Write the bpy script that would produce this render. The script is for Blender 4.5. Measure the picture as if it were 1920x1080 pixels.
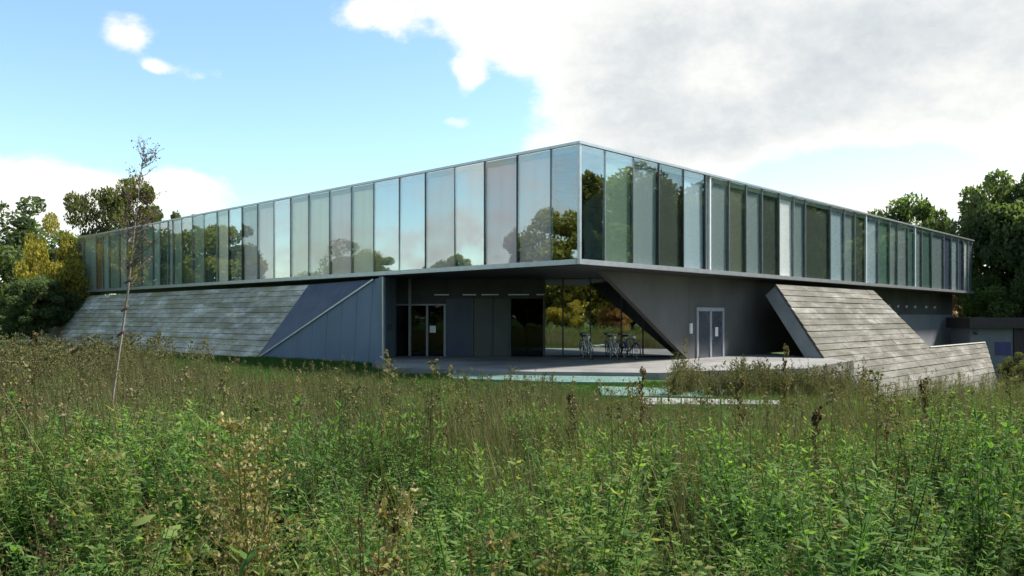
import bpy, bmesh, math, random
import numpy as np
from mathutils import Vector, Matrix

R = math.radians
rng = np.random.default_rng(7)
random.seed(7)
scene = bpy.context.scene
COL = scene.collection
for o in list(bpy.data.objects):
    bpy.data.objects.remove(o)

# ------------------------------------------------------------------ camera
F = 1513.0                 # focal length in pixels of a 1920 px wide picture
HY = 594.0                 # horizon row
CAMZ = 1.95
cam_data = bpy.data.cameras.new('camera')
cam = bpy.data.objects.new('camera', cam_data)
COL.objects.link(cam)
cam.location = (0, 0, CAMZ)
cam.rotation_euler = (R(90), 0, 0)
cam_data.sensor_width = 36
cam_data.lens = 36 * F / 1920
cam_data.shift_y = (HY - 540) / 1920
cam_data.clip_start = 0.1
cam_data.clip_end = 3000
scene.camera = cam

# ------------------------------------------------------------------ light
SUN_AZ = math.atan2(0.95, 0.28)      # measured from +Y (the view) towards +X
SUN_EL = R(49)
world = bpy.data.worlds.new('World')
scene.world = world
world.use_nodes = True


def px_dir(px, py):
    v = Vector(((px - 960) / F, 1.0, (HY - py) / F))
    return v.normalized()


def build_world():
    nt = world.node_tree
    N, L = nt.nodes, nt.links
    N.clear()
    out = N.new('ShaderNodeOutputWorld')
    bg = N.new('ShaderNodeBackground')
    bg.inputs['Strength'].default_value = 0.12
    L.new(bg.outputs[0], out.inputs[0])
    sky = N.new('ShaderNodeTexSky')
    sky.sky_type = 'NISHITA'
    sky.sun_disc = False
    sky.sun_elevation = SUN_EL
    sky.sun_rotation = SUN_AZ
    sky.air_density = 1.0
    sky.dust_density = 0.4
    sky.ozone_density = 1.6
    tc = N.new('ShaderNodeTexCoord')
    nrm = N.new('ShaderNodeVectorMath'); nrm.operation = 'NORMALIZE'
    L.new(tc.outputs['Generated'], nrm.inputs[0])
    D = nrm.outputs['Vector']

    def math_(op, a, b=None, clamp=False):
        m = N.new('ShaderNodeMath'); m.operation = op; m.use_clamp = clamp
        for i, v in enumerate((a, b)):
            if v is None:
                continue
            if hasattr(v, 'links'):
                L.new(v, m.inputs[i])
            else:
                m.inputs[i].default_value = v
        return m.outputs[0]

    def noise(scale, detail, rough, sz=(1, 1, 1), off=(0, 0, 0)):
        mp = N.new('ShaderNodeMapping'); mp.vector_type = 'POINT'
        mp.inputs['Scale'].default_value = sz
        mp.inputs['Location'].default_value = off
        L.new(D, mp.inputs['Vector'])
        n = N.new('ShaderNodeTexNoise')
        n.inputs['Scale'].default_value = scale
        n.inputs['Detail'].default_value = detail
        n.inputs['Roughness'].default_value = rough
        L.new(mp.outputs[0], n.inputs['Vector'])
        return n.outputs['Fac']

    def gauss(px, py, rx, ry, amp):
        d = px_dir(px, py)
        s = N.new('ShaderNodeVectorMath'); s.operation = 'SUBTRACT'
        L.new(D, s.inputs[0]); s.inputs[1].default_value = d
        m = N.new('ShaderNodeVectorMath'); m.operation = 'MULTIPLY'
        L.new(s.outputs[0], m.inputs[0])
        m.inputs[1].default_value = (F / rx, F / rx, F / ry)
        q = N.new('ShaderNodeVectorMath'); q.operation = 'DOT_PRODUCT'
        L.new(m.outputs[0], q.inputs[0]); L.new(m.outputs[0], q.inputs[1])
        e = math_('POWER', 0.5, q.outputs['Value'])
        return math_('MULTIPLY', e, amp)

    n1 = noise(2.3, 9, 0.56, (1, 1, 2.0), (3.1, 0.4, 0.7))
    n2 = noise(7.5, 10, 0.62, (1, 1, 1.7), (0.3, 1.4, 2.2))
    dens = math_('MULTIPLY', math_('SUBTRACT', n1, 0.47), 2.6)
    dens = math_('ADD', dens, math_('MULTIPLY', math_('SUBTRACT', n2, 0.5), 2.6))
    n4 = noise(26, 8, 0.65, (1, 1, 1.5), (1.3, 4.4, 0.2))
    dens = math_('ADD', dens, math_('MULTIPLY', math_('SUBTRACT', n4, 0.5), 2.6))
    blobs = [  # clouds in view, the blue between them, and two added out of view
        (420, 190, 430, 190, -1.6), (700, 330, 300, 150, -1.0), (-200, 100, 300, 250, -0.8),
        (237, 64, 50, 32, 2.5), (362, 136, 54, 20, 2.2), (288, 126, 20, 10, 1.9),
        (110, 352, 140, 48, 2.4), (370, 352, 80, 40, 2.4), (20, 390, 120, 50, 1.2), (-700, 380, 400, 90, 1.6), (-16840, -2400, 560, 260, 0.45),  # last two lie out of view, added to whiten the left glass reflection
        (880, 145, 30, 33, 3.0), (968, 100, 20, 22, 2.0), (856, 231, 36, 13, 1.9), (705, 30, 45, 22, 1.6),
        (700, 118, 70, 20, 1.0),
        (950, 5, 230, 70, 1.6), (1230, 120, 290, 130, 1.5), (1150, 300, 220, 90, 1.4),
        (1650, 130, 420, 170, 1.9), (1420, 380, 260, 60, 1.2), (1850, 380, 150, 60, 1.0),
        (1610, 322, 150, 32, -4.2), (930, 190, 50, 60, -1.5), (800, 140, 110, 50, -1.2),
    ]
    for b in blobs:
        dens = math_('ADD', dens, gauss(*b))
    mr = N.new('ShaderNodeMapRange'); mr.interpolation_type = 'SMOOTHSTEP'
    L.new(dens, mr.inputs['Value'])
    mr.inputs['From Min'].default_value = -0.1
    mr.inputs['From Max'].default_value = 1.4
    alpha = mr.outputs[0]
    # thick parts of a cloud show a grey base, thin parts and rims are white
    n3 = noise(3.4, 7, 0.5, (1, 1, 2.2), (5.2, 2.0, 1.1))
    sh = math_('MULTIPLY', math_('SUBTRACT', n3, 0.5), 1.5)
    sh = math_('ADD', sh, math_('MULTIPLY', math_('SUBTRACT', dens, 1.5), 0.35))
    for b in [(1640, 90, 380, 130, 0.55), (1180, 290, 260, 70, 0.22), (1330, 140, 110, 45, -0.55),
              (1000, 40, 180, 60, -0.35), (1500, 350, 220, 50, -0.5), (100, 350, 220, 60, -0.6),
              (370, 350, 120, 60, -0.5)]:
        sh = math_('ADD', sh, gauss(*b))
    mr2 = N.new('ShaderNodeMapRange'); mr2.interpolation_type = 'SMOOTHSTEP'
    L.new(sh, mr2.inputs['Value'])
    mr2.inputs['From Min'].default_value = -0.35
    mr2.inputs['From Max'].default_value = 1.25
    cc = N.new('ShaderNodeMix'); cc.data_type = 'RGBA'
    L.new(mr2.outputs[0], cc.inputs['Factor'])
    cc.inputs['A'].default_value = (2.9, 2.88, 2.72, 1)
    cc.inputs['B'].default_value = (1.6, 1.74, 1.86, 1)
    sk = N.new('ShaderNodeMix'); sk.data_type = 'RGBA'; sk.blend_type = 'MULTIPLY'
    sk.inputs['Factor'].default_value = 1
    L.new(sky.outputs[0], sk.inputs['A'])
    sk.inputs['B'].default_value = SKY_TINT
    mx = N.new('ShaderNodeMix'); mx.data_type = 'RGBA'
    L.new(alpha, mx.inputs['Factor'])
    L.new(sk.outputs['Result'], mx.inputs['A'])
    L.new(cc.outputs['Result'], mx.inputs['B'])
    L.new(mx.outputs['Result'], bg.inputs['Color'])


SKY_TINT = (0.62, 0.67, 0.60, 1)
build_world()

sun_data = bpy.data.lights.new('sun', 'SUN')
sun_data.energy = 3.3
sun_data.angle = R(7)
sun_data.color = (1.0, 0.94, 0.84)
sun = bpy.data.objects.new('sun', sun_data)
COL.objects.link(sun)
to_sun = Vector((math.sin(SUN_AZ) * math.cos(SUN_EL), math.cos(SUN_AZ) * math.cos(SUN_EL), math.sin(SUN_EL)))
sun.rotation_euler = to_sun.to_track_quat('Z', 'Y').to_euler()
sun.location = (20, 10, 30)

vs = scene.view_settings
vs.view_transform = 'Standard'
vs.look = 'None'
vs.exposure = 1.73
vs.gamma = 1.0
vs.use_curve_mapping = False
scene.cycles.max_bounces = 8
scene.cycles.transparent_max_bounces = 24
scene.cycles.sample_clamp_indirect = 6


# ------------------------------------------------------------------ materials
def new_mat(name):
    m = bpy.data.materials.new(name)
    m.use_nodes = True
    nt = m.node_tree
    b = nt.nodes['Principled BSDF']
    return m, nt, b


def add(nt, kind, **kw):
    n = nt.nodes.new(kind)
    for k, v in kw.items():
        setattr(n, k, v)
    return n


def ramp(nt, fac, stops):
    r = add(nt, 'ShaderNodeValToRGB')
    nt.links.new(fac, r.inputs[0])
    el = r.color_ramp.elements
    while len(el) < len(stops):
        el.new(0.5)
    for e, (p, c) in zip(el, stops):
        e.position = p
        e.color = (*c, 1)
    return r.outputs[0]


def tex_noise(nt, scale, detail=4, rough=0.5, sz=(1, 1, 1), coord='Object'):
    tc = add(nt, 'ShaderNodeTexCoord')
    mp = add(nt, 'ShaderNodeMapping')
    mp.inputs['Scale'].default_value = sz
    nt.links.new(tc.outputs[coord], mp.inputs[0])
    n = add(nt, 'ShaderNodeTexNoise')
    n.inputs['Scale'].default_value = scale
    n.inputs['Detail'].default_value = detail
    n.inputs['Roughness'].default_value = rough
    nt.links.new(mp.outputs[0], n.inputs['Vector'])
    return n.outputs['Fac']


def mat_surface(name, c1, c2, scale=3, rough=0.6, metal=0.0, sz=(1, 1, 1), bump=0.0, spec=0.5, rough_var=0.15):
    m, nt, b = new_mat(name)
    f = tex_noise(nt, scale, 6, 0.6, sz)
    col = ramp(nt, f, [(0.3, c1), (0.7, c2)])
    nt.links.new(col, b.inputs['Base Color'])
    f2 = tex_noise(nt, scale * 2.7, 4, 0.5, sz)
    mr = add(nt, 'ShaderNodeMapRange')
    nt.links.new(f2, mr.inputs[0])
    mr.inputs[3].default_value = max(0.02, rough - rough_var)
    mr.inputs[4].default_value = min(1, rough + rough_var)
    nt.links.new(mr.outputs[0], b.inputs['Roughness'])
    b.inputs['Metallic'].default_value = metal
    b.inputs['Specular IOR Level'].default_value = spec
    if bump:
        bp = add(nt, 'ShaderNodeBump')
        bp.inputs['Strength'].default_value = bump
        bp.inputs['Distance'].default_value = 0.02
        f3 = tex_noise(nt, scale * 9, 6, 0.6, sz)
        nt.links.new(f3, bp.inputs['Height'])
        nt.links.new(bp.outputs[0], b.inputs['Normal'])
    return m


def mat_glass(name, base, tint, rough=0.0):
    """coated architectural glass: a mirror share that grows with the angle, the rest passes tinted"""
    m, nt, b = new_mat(name)
    nt.nodes.remove(b)
    out = nt.nodes['Material Output']
    tr = add(nt, 'ShaderNodeBsdfTransparent')
    tr.inputs[0].default_value = (*tint, 1)
    gl = add(nt, 'ShaderNodeBsdfGlossy')
    gl.inputs['Roughness'].default_value = rough
    gl.inputs['Color'].default_value = (0.93, 0.96, 0.97, 1)
    fr = add(nt, 'ShaderNodeLayerWeight')
    fr.inputs['Blend'].default_value = 0.5
    pw = add(nt, 'ShaderNodeMath', operation='POWER')
    nt.links.new(fr.outputs['Facing'], pw.inputs[0])
    pw.inputs[1].default_value = 5.0
    mr = add(nt, 'ShaderNodeMapRange')
    nt.links.new(pw.outputs[0], mr.inputs[0])
    mr.inputs[3].default_value = base
    mr.inputs[4].default_value = 1.0
    mx = add(nt, 'ShaderNodeMixShader')
    nt.links.new(mr.outputs[0], mx.inputs[0])
    nt.links.new(tr.outputs[0], mx.inputs[1])
    nt.links.new(gl.outputs[0], mx.inputs[2])
    # very slight roller-wave in the sheet
    f = tex_noise(nt, 0.5, 1, 0.3, (1, 1, 0.6))
    bp = add(nt, 'ShaderNodeBump')
    bp.inputs['Strength'].default_value = 0.04
    bp.inputs['Distance'].default_value = 0.05
    nt.links.new(f, bp.inputs['Height'])
    nt.links.new(bp.outputs[0], gl.inputs['Normal'])
    nt.links.new(mx.outputs[0], out.inputs[0])
    return m


def mat_leaf(name, stops, transl=0.3, rough=0.5, by_object=False, bright=1.0):
    m, nt, b = new_mat(name)
    out = nt.nodes['Material Output']
    at = add(nt, 'ShaderNodeAttribute', attribute_name='tint')
    col = ramp(nt, at.outputs['Fac'], stops)
    if by_object:
        oi = add(nt, 'ShaderNodeObjectInfo')
        mx = add(nt, 'ShaderNodeMix', data_type='RGBA', blend_type='MULTIPLY')
        mx.inputs['Factor'].default_value = 1
        nt.links.new(col, mx.inputs['A'])
        nt.links.new(oi.outputs['Color'], mx.inputs['B'])
        col = mx.outputs['Result']
    nt.links.new(col, b.inputs['Base Color'])
    b.inputs['Roughness'].default_value = rough
    b.inputs['Specular IOR Level'].default_value = 0.09
    tl = add(nt, 'ShaderNodeBsdfTranslucent')
    g = add(nt, 'ShaderNodeMix', data_type='RGBA', blend_type='MULTIPLY')
    g.inputs['Factor'].default_value = 1
    nt.links.new(col, g.inputs['A'])
    g.inputs['B'].default_value = (1.35, 1.5, 0.6, 1)
    nt.links.new(g.outputs['Result'], tl.inputs[0])
    ms = add(nt, 'ShaderNodeMixShader')
    ms.inputs[0].default_value = transl
    nt.links.new(b.outputs[0], ms.inputs[1])
    nt.links.new(tl.outputs[0], ms.inputs[2])
    nt.links.new(ms.outputs[0], out.inputs[0])
    return m


M = {}
M['alu'] = mat_surface('aluminium_trim', (0.42, 0.43, 0.44), (0.52, 0.53, 0.54), 4, 0.38, 0.7)
M['white_alu'] = mat_surface('white_metal', (0.55, 0.57, 0.6), (0.68, 0.69, 0.71), 3, 0.4)
M['dark_frame'] = mat_surface('dark_frame', (0.035, 0.038, 0.04), (0.06, 0.062, 0.065), 5, 0.4, 0.3)
M['mid_frame'] = mat_surface('grey_frame', (0.16, 0.17, 0.175), (0.23, 0.24, 0.25), 5, 0.4, 0.3)
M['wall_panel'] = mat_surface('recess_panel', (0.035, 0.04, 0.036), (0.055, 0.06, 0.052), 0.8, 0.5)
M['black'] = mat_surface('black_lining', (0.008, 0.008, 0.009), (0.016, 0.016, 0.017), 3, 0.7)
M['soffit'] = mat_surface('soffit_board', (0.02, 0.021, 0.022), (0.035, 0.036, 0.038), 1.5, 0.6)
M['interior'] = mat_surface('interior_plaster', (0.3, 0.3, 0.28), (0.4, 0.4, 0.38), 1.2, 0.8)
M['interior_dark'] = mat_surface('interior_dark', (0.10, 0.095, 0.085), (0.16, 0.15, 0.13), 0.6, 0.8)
M['blue_metal'] = mat_surface('blue_grey_cladding', (0.085, 0.125, 0.18), (0.115, 0.16, 0.22), 0.9, 0.45, 0.0, (1, 1, 0.3))
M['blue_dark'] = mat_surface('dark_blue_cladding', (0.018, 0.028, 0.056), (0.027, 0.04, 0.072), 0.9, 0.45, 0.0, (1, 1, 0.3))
M['grey_wall'] = mat_surface('anthracite_render', (0.062, 0.058, 0.055), (0.115, 0.107, 0.10), 0.45, 0.7, sz=(1, 1, 0.5), bump=0.15)
M['pale_wall'] = mat_surface('grey_render', (0.16, 0.16, 0.185), (0.23, 0.23, 0.25), 0.6, 0.75, bump=0.15)
M['slab_edge'] = mat_surface('slab_edge_concrete', (0.17, 0.18, 0.19), (0.25, 0.26, 0.27), 1.2, 0.75, bump=0.2)
M['terrace'] = mat_surface('terrace_concrete', (0.10, 0.10, 0.098), (0.215, 0.21, 0.20), 0.6, 0.7, bump=0.2)
M['teal'] = mat_surface('teal_slab', (0.075, 0.135, 0.12), (0.12, 0.20, 0.175), 1.4, 0.55, bump=0.2)
M['white_stone'] = mat_surface('white_stone', (0.16, 0.16, 0.15), (0.34, 0.34, 0.32), 6, 0.7, bump=0.4)
M['bark'] = mat_surface('bark', (0.05, 0.04, 0.03), (0.12, 0.10, 0.08), 3, 0.9, sz=(1, 1, 0.2), bump=0.4)
M['paper'] = mat_surface('white_paper', (0.6, 0.6, 0.6), (0.72, 0.72, 0.72), 8, 0.7)
M['purple'] = mat_surface('violet_panel', (0.07, 0.065, 0.17), (0.09, 0.085, 0.22), 2, 0.5)
M['timber_dark'] = mat_surface('dark_timber', (0.035, 0.027, 0.03), (0.07, 0.052, 0.055), 2, 0.7, sz=(6, 6, 0.5))
M['door_metal'] = mat_surface('door_metal', (0.24, 0.25, 0.27), (0.34, 0.35, 0.37), 3, 0.45)
M['door_leaf'] = mat_surface('door_leaf', (0.05, 0.054, 0.065), (0.075, 0.08, 0.095), 1.0, 0.25)
M['rubber'] = mat_surface('rubber', (0.015, 0.015, 0.015), (0.03, 0.03, 0.03), 9, 0.7)
M['chrome'] = mat_surface('chrome', (0.6, 0.6, 0.6), (0.75, 0.75, 0.75), 9, 0.2, 1.0)
for k, c in {'silver': (0.5, 0.5, 0.52), 'white': (0.62, 0.62, 0.6), 'blue': (0.06, 0.1, 0.25), 'charcoal': (0.05, 0.05, 0.055)}.items():
    M['bike_' + k] = mat_surface('bicycle_paint_' + k, tuple(v * 0.9 for v in c), c, 8, 0.3)

# glass, what hangs behind it, and backings added to set pane tone
M['g_clear'] = mat_glass('clear_glass', 0.07, (0.90, 0.95, 0.92))
M['g_mirror'] = mat_glass('mirror_glass', 0.28, (0.93, 0.96, 0.95))
M['g_half'] = mat_glass('half_mirror_glass', 0.19, (0.90, 0.94, 0.92))
M['g_frit'] = mat_glass('fritted_glass', 0.09, (0.97, 0.98, 0.97))
M['g_recess'] = mat_glass('recess_glass', 0.5, (0.25, 0.30, 0.28))
M['g_dark'] = mat_glass('dark_glass', 0.035, (0.2, 0.24, 0.23))


def blind(name, c):
    return mat_surface(name, tuple(v * 0.88 for v in c), c, 0.7, 0.8, sz=(3, 3, 0.25))


B_RAW = {}


def blind_(name, c):
    B_RAW[name.replace('_panel', '')] = c
    return blind(name, c)


B = {
    'beige': blind_('beige_panel', (0.92, 0.82, 0.64)),
    'beige2': blind_('beige2_panel', (0.95, 0.74, 0.69)),
    'mauve': blind_('mauve_panel', (0.85, 0.62, 0.67)),
    'palegreen': blind_('palegreen_panel', (0.40, 0.46, 0.40)),
    'green': blind_('green_panel', (0.26, 0.33, 0.26)),
    'rust': blind_('rust_panel', (0.30, 0.16, 0.07)),
    'greyblue': blind_('greyblue_panel', (0.195, 0.25, 0.26)),
    'lightblue': blind_('lightblue_panel', (0.34, 0.43, 0.49)),
    'white': blind_('white_panel', (0.85, 0.84, 0.85)),
    'teal': blind_('teal_panel', (0.08, 0.15, 0.14)),
    'olive': blind_('olive_panel', (0.12, 0.112, 0.088)),
    'dark_fill': blind_('dark_fill_panel', (0.032, 0.037, 0.030)),  # added backing that keeps the right clear panes from going black
    'green_fill': blind_('green_fill_panel', (0.16, 0.20, 0.15)),  # added backing that lifts the left clear panes to a green tone
    'haze_fill': blind_('haze_fill_panel', (0.42, 0.46, 0.46)),  # added pale backing that puts a milky haze into the mirror panes
    'navy': blind_('navy_panel', (0.04, 0.07, 0.14)),
}


def mat_concrete(name, k, moss_at, moss_k=1.0):
    """weathered board-marked concrete with moss and pale lime streaks along the boards"""
    m, nt, b = new_mat(name)
    oi = add(nt, 'ShaderNodeObjectInfo')
    n1 = tex_noise(nt, 0.42, 9, 0.68, (1, 1, 3.4))
    n2 = tex_noise(nt, 0.55, 9, 0.75, (0.8, 0.8, 3.6))
    base = ramp(nt, n1, [(0.36, (0.125 * k, 0.112 * k, 0.088 * k)), (0.50, (0.235 * k, 0.22 * k, 0.188 * k)), (0.66, (0.42 * k, 0.40 * k, 0.365 * k))])
    moss = ramp(nt, n2, [(moss_at, (0, 0, 0)), (moss_at + 0.16, (0.9, 0.9, 0.9))])
    mx = add(nt, 'ShaderNodeMix', data_type='RGBA')
    nt.links.new(moss, mx.inputs['Factor'])
    nt.links.new(base, mx.inputs['A'])
    mx.inputs['B'].default_value = (0.135 * k * moss_k, 0.125 * k * moss_k, 0.07 * k * moss_k, 1)
    mr = add(nt, 'ShaderNodeMapRange')
    nt.links.new(oi.outputs['Random'], mr.inputs[0])
    mr.inputs[3].default_value = 0.82
    mr.inputs[4].default_value = 1.12
    mu = add(nt, 'ShaderNodeMix', data_type='RGBA', blend_type='MULTIPLY')
    mu.inputs['Factor'].default_value = 1
    nt.links.new(mx.outputs['Result'], mu.inputs['A'])
    cmb = add(nt, 'ShaderNodeCombineColor')
    for i in range(3):
        nt.links.new(mr.outputs[0], cmb.inputs[i])
    nt.links.new(cmb.outputs[0], mu.inputs['B'])
    nt.links.new(mu.outputs['Result'], b.inputs['Base Color'])
    b.inputs['Roughness'].default_value = 0.85
    bp = add(nt, 'ShaderNodeBump')
    bp.inputs['Strength'].default_value = 0.5
    bp.inputs['Distance'].default_value = 0.03
    nt.links.new(tex_noise(nt, 7, 8, 0.7, (0.5, 0.5, 3)), bp.inputs['Height'])
    nt.links.new(bp.outputs[0], b.inputs['Normal'])
    return m


M['concrete'] = mat_concrete('weathered_concrete', 0.50, 0.42, 0.62)
M['concrete_lifted'] = mat_concrete('lightened_weathered_concrete', 1.75, 0.43)  # same concrete, colour lightened to make up for the left slope's shade


def mat_ground():
    m, nt, b = new_mat('grass_ground')
    n1 = tex_noise(nt, 0.35, 8, 0.6)
    n2 = tex_noise(nt, 9, 6, 0.7)
    c1 = ramp(nt, n1, [(0.3, (0.035, 0.06, 0.016)), (0.55, (0.045, 0.085, 0.02)), (0.75, (0.075, 0.085, 0.035))])
    c2 = ramp(nt, n2, [(0.35, (0.5, 0.5, 0.5)), (0.65, (1.2, 1.2, 1.1))])
    mu = add(nt, 'ShaderNodeMix', data_type='RGBA', blend_type='MULTIPLY')
    mu.inputs['Factor'].default_value = 1
    nt.links.new(c1, mu.inputs['A']); nt.links.new(c2, mu.inputs['B'])
    nt.links.new(mu.outputs['Result'], b.inputs['Base Color'])
    b.inputs['Roughness'].default_value = 0.95
    b.inputs['Specular IOR Level'].default_value = 0.1
    return m


M['ground'] = mat_ground()
GREEN = [(0.0, (0.033, 0.062, 0.020)), (0.25, (0.056, 0.118, 0.034)), (0.5, (0.094, 0.172, 0.050)),
         (0.72, (0.160, 0.230, 0.068)), (0.82, (0.20, 0.20, 0.07)), (0.9, (0.19, 0.14, 0.075)), (1.0, (0.12, 0.075, 0.05))]
M['weed'] = mat_leaf('weed_leaf', GREEN, 0.48, 0.65)
M['dry'] = mat_leaf('dry_weed', [(0, (0.07, 0.048, 0.03)), (0.35, (0.13, 0.10, 0.048)), (0.7, (0.20, 0.175, 0.065)), (1, (0.30, 0.25, 0.13))], 0.25, 0.7)
M['olive_weed'] = mat_leaf('olive_weed', [(0, (0.085, 0.066, 0.046)), (0.3, (0.10, 0.105, 0.046)), (0.6, (0.125, 0.125, 0.056)), (0.85, (0.19, 0.15, 0.09)), (1, (0.16, 0.115, 0.09))], 0.25, 0.7)
M['grass'] = mat_leaf('lawn_grass', [(0, (0.025, 0.06, 0.012)), (0.6, (0.045, 0.10, 0.018)), (1, (0.085, 0.11, 0.035))], 0.3, 0.6)
M['crown'] = mat_leaf('tree_leaf', [(0, (0.5, 0.53, 0.5)), (0.5, (1.0, 1.0, 1.0)), (1, (1.7, 1.6, 1.3))], 0.45, 0.55, by_object=True)
M['birch_bark'] = mat_surface('birch_bark', (0.09, 0.07, 0.05), (0.30, 0.25, 0.19), 7, 0.8, sz=(1, 1, 0.5))
M['twig'] = mat_surface('twig_bark', (0.06, 0.035, 0.03), (0.12, 0.075, 0.06), 9, 0.8)
M['sap_leaf'] = mat_leaf('sapling_leaf', [(0, (0.10, 0.05, 0.05)), (0.5, (0.17, 0.10, 0.10)), (1, (0.16, 0.14, 0.06))], 0.3, 0.6)


# ------------------------------------------------------------------ helpers
class MB:
    def __init__(self):
        self.v, self.f = [], []

    def poly(self, pts):
        n = len(self.v)
        self.v += [tuple(p) for p in pts]
        self.f.append(tuple(range(n, n + len(pts))))
        return self

    def box(self, x0, x1, y0, y1, z0, z1):
        n = len(self.v)
        self.v += [(x, y, z) for z in (z0, z1) for (x, y) in ((x0, y0), (x1, y0), (x1, y1), (x0, y1))]
        for f in ((3, 2, 1, 0), (4, 5, 6, 7), (0, 1, 5, 4), (1, 2, 6, 5), (2, 3, 7, 6), (3, 0, 4, 7)):
            self.f.append(tuple(n + i for i in f))
        return self

    def hexa(self, a, b):
        """solid between two equal polygons a and b"""
        n, k = len(self.v), len(a)
        self.v += [tuple(p) for p in a] + [tuple(p) for p in b]
        self.f.append(tuple(n + i for i in reversed(range(k))))
        self.f.append(tuple(n + k + i for i in range(k)))
        for i in range(k):
            j = (i + 1) % k
            self.f.append((n + i, n + j, n + k + j, n + k + i))
        return self

    def prism(self, pts, z0, z1):
        return self.hexa([(p[0], p[1], z0) for p in pts], [(p[0], p[1], z1) for p in pts])

    def bar(self, a, b, w, d=None):
        """square bar from a to b"""
        a, b = Vector(a), Vector(b)
        d = d or w
        t = (b - a).normalized()
        up = Vector((0, 0, 1)) if abs(t.z) < 0.95 else Vector((1, 0, 0))
        s = t.cross(up).normalized() * w / 2
        u = s.cross(t).normalized() * d / 2
        return self.hexa([a + s + u, a - s + u, a - s - u, a + s - u], [b + s + u, b - s + u, b - s - u, b + s - u])

    def tube(self, pts, radii, n=8, caps=True):
        pts = [Vector(p) for p in pts]
        if not hasattr(radii, '__len__'):
            radii = [radii] * len(pts)
        base = len(self.v)
        ref = Vector((0.31, 0.83, 0.46))
        for i, p in enumerate(pts):
            t = (pts[min(i + 1, len(pts) - 1)] - pts[max(i - 1, 0)]).normalized()
            s = t.cross(ref).normalized()
            u = t.cross(s)
            for k in range(n):
                a = 2 * math.pi * k / n
                self.v.append(tuple(p + (s * math.cos(a) + u * math.sin(a)) * radii[i]))
        for i in range(len(pts) - 1):
            for k in range(n):
                q = (k + 1) % n
                self.f.append((base + i * n + k, base + i * n + q, base + (i + 1) * n + q, base + (i + 1) * n + k))
        if caps:
            self.f.append(tuple(base + k for k in reversed(range(n))))
            self.f.append(tuple(base + (len(pts) - 1) * n + k for k in range(n)))
        return self

    def torus(self, c, axis, r, tr, n=28, m=6):
        c, axis = Vector(c), Vector(axis).normalized()
        s = axis.orthogonal().normalized()
        u = axis.cross(s)
        base = len(self.v)
        for i in range(n):
            a = 2 * math.pi * i / n
            d = s * math.cos(a) + u * math.sin(a)
            for k in range(m):
                b = 2 * math.pi * k / m
                self.v.append(tuple(c + d * (r + tr * math.cos(b)) + axis * tr * math.sin(b)))
        for i in range(n):
            for k in range(m):
                i2, k2 = (i + 1) % n, (k + 1) % m
                self.f.append((base + i * m + k, base + i2 * m + k, base + i2 * m + k2, base + i * m + k2))
        return self

    def mesh(self, name, mat, smooth=False):
        me = bpy.data.meshes.new(name)
        me.from_pydata(self.v, [], self.f)
        if mat:
            me.materials.append(mat)
        bm = bmesh.new(); bm.from_mesh(me)
        bmesh.ops.recalc_face_normals(bm, faces=bm.faces)
        bm.to_mesh(me); bm.free()
        if smooth:
            me.polygons.foreach_set('use_smooth', [True] * len(me.polygons))
        return me

    def build(self, name, mat, parent=None, smooth=False, loc=None):
        return link(name, self.mesh(name, mat, smooth), parent, loc)


def link(name, data, parent=None, loc=None):
    o = bpy.data.objects.new(name, data)
    COL.objects.link(o)
    if parent:
        o.parent = parent
    if loc:
        o.location = loc
    return o


def empty(name, loc=(0, 0, 0), rz=0.0):
    o = link(name, None, None, loc)
    o.rotation_euler = (0, 0, rz)
    return o


def tag(o, label=None, cat=None, group=None, kind=None):
    if label: o['label'] = label
    if cat: o['category'] = cat
    if group: o['group'] = group
    if kind: o['kind'] = kind
    return o


def copy_tree(o, parent=None):
    kids = list(o.children)
    c = o.copy(); COL.objects.link(c); c.parent = parent
    for k in kids:
        copy_tree(k, c)
    return c


def quad_mesh(name, verts, quads, tint, mat, smooth=False):
    me = bpy.data.meshes.new(name)
    nv, nf = len(verts), len(quads)
    me.vertices.add(nv)
    me.vertices.foreach_set('co', np.ascontiguousarray(verts, dtype=np.float32).ravel())
    me.loops.add(nf * 4)
    me.loops.foreach_set('vertex_index', np.ascontiguousarray(quads, dtype=np.int32).ravel())
    me.polygons.add(nf)
    me.polygons.foreach_set('loop_start', np.arange(0, nf * 4, 4, dtype=np.int32))
    at = me.attributes.new('tint', 'FLOAT', 'FACE')
    at.data.foreach_set('value', np.ascontiguousarray(tint, dtype=np.float32))
    me.materials.append(mat)
    me.update(calc_edges=True)
    me.validate()
    return me


def smooth(a, b, x):
    t = np.clip((x - a) / (b - a), 0, 1)
    return t * t * (3 - 2 * t)


def gz(x, y):
    """height of the ground"""
    x = np.asarray(x, float); y = np.asarray(y, float)
    z = -2.35 * smooth(4, 15, x) * smooth(19, 28, y)
    z = z + 0.14 * smooth(-5, -11, x) * smooth(20, 34, y)
    z = z + 0.05 * np.sin(x * 0.7 + 1) * np.sin(y * 0.6) * smooth(22, 12, y)
    z = z - 0.55 * smooth(-9, -16, x) * 0
    return z


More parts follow.
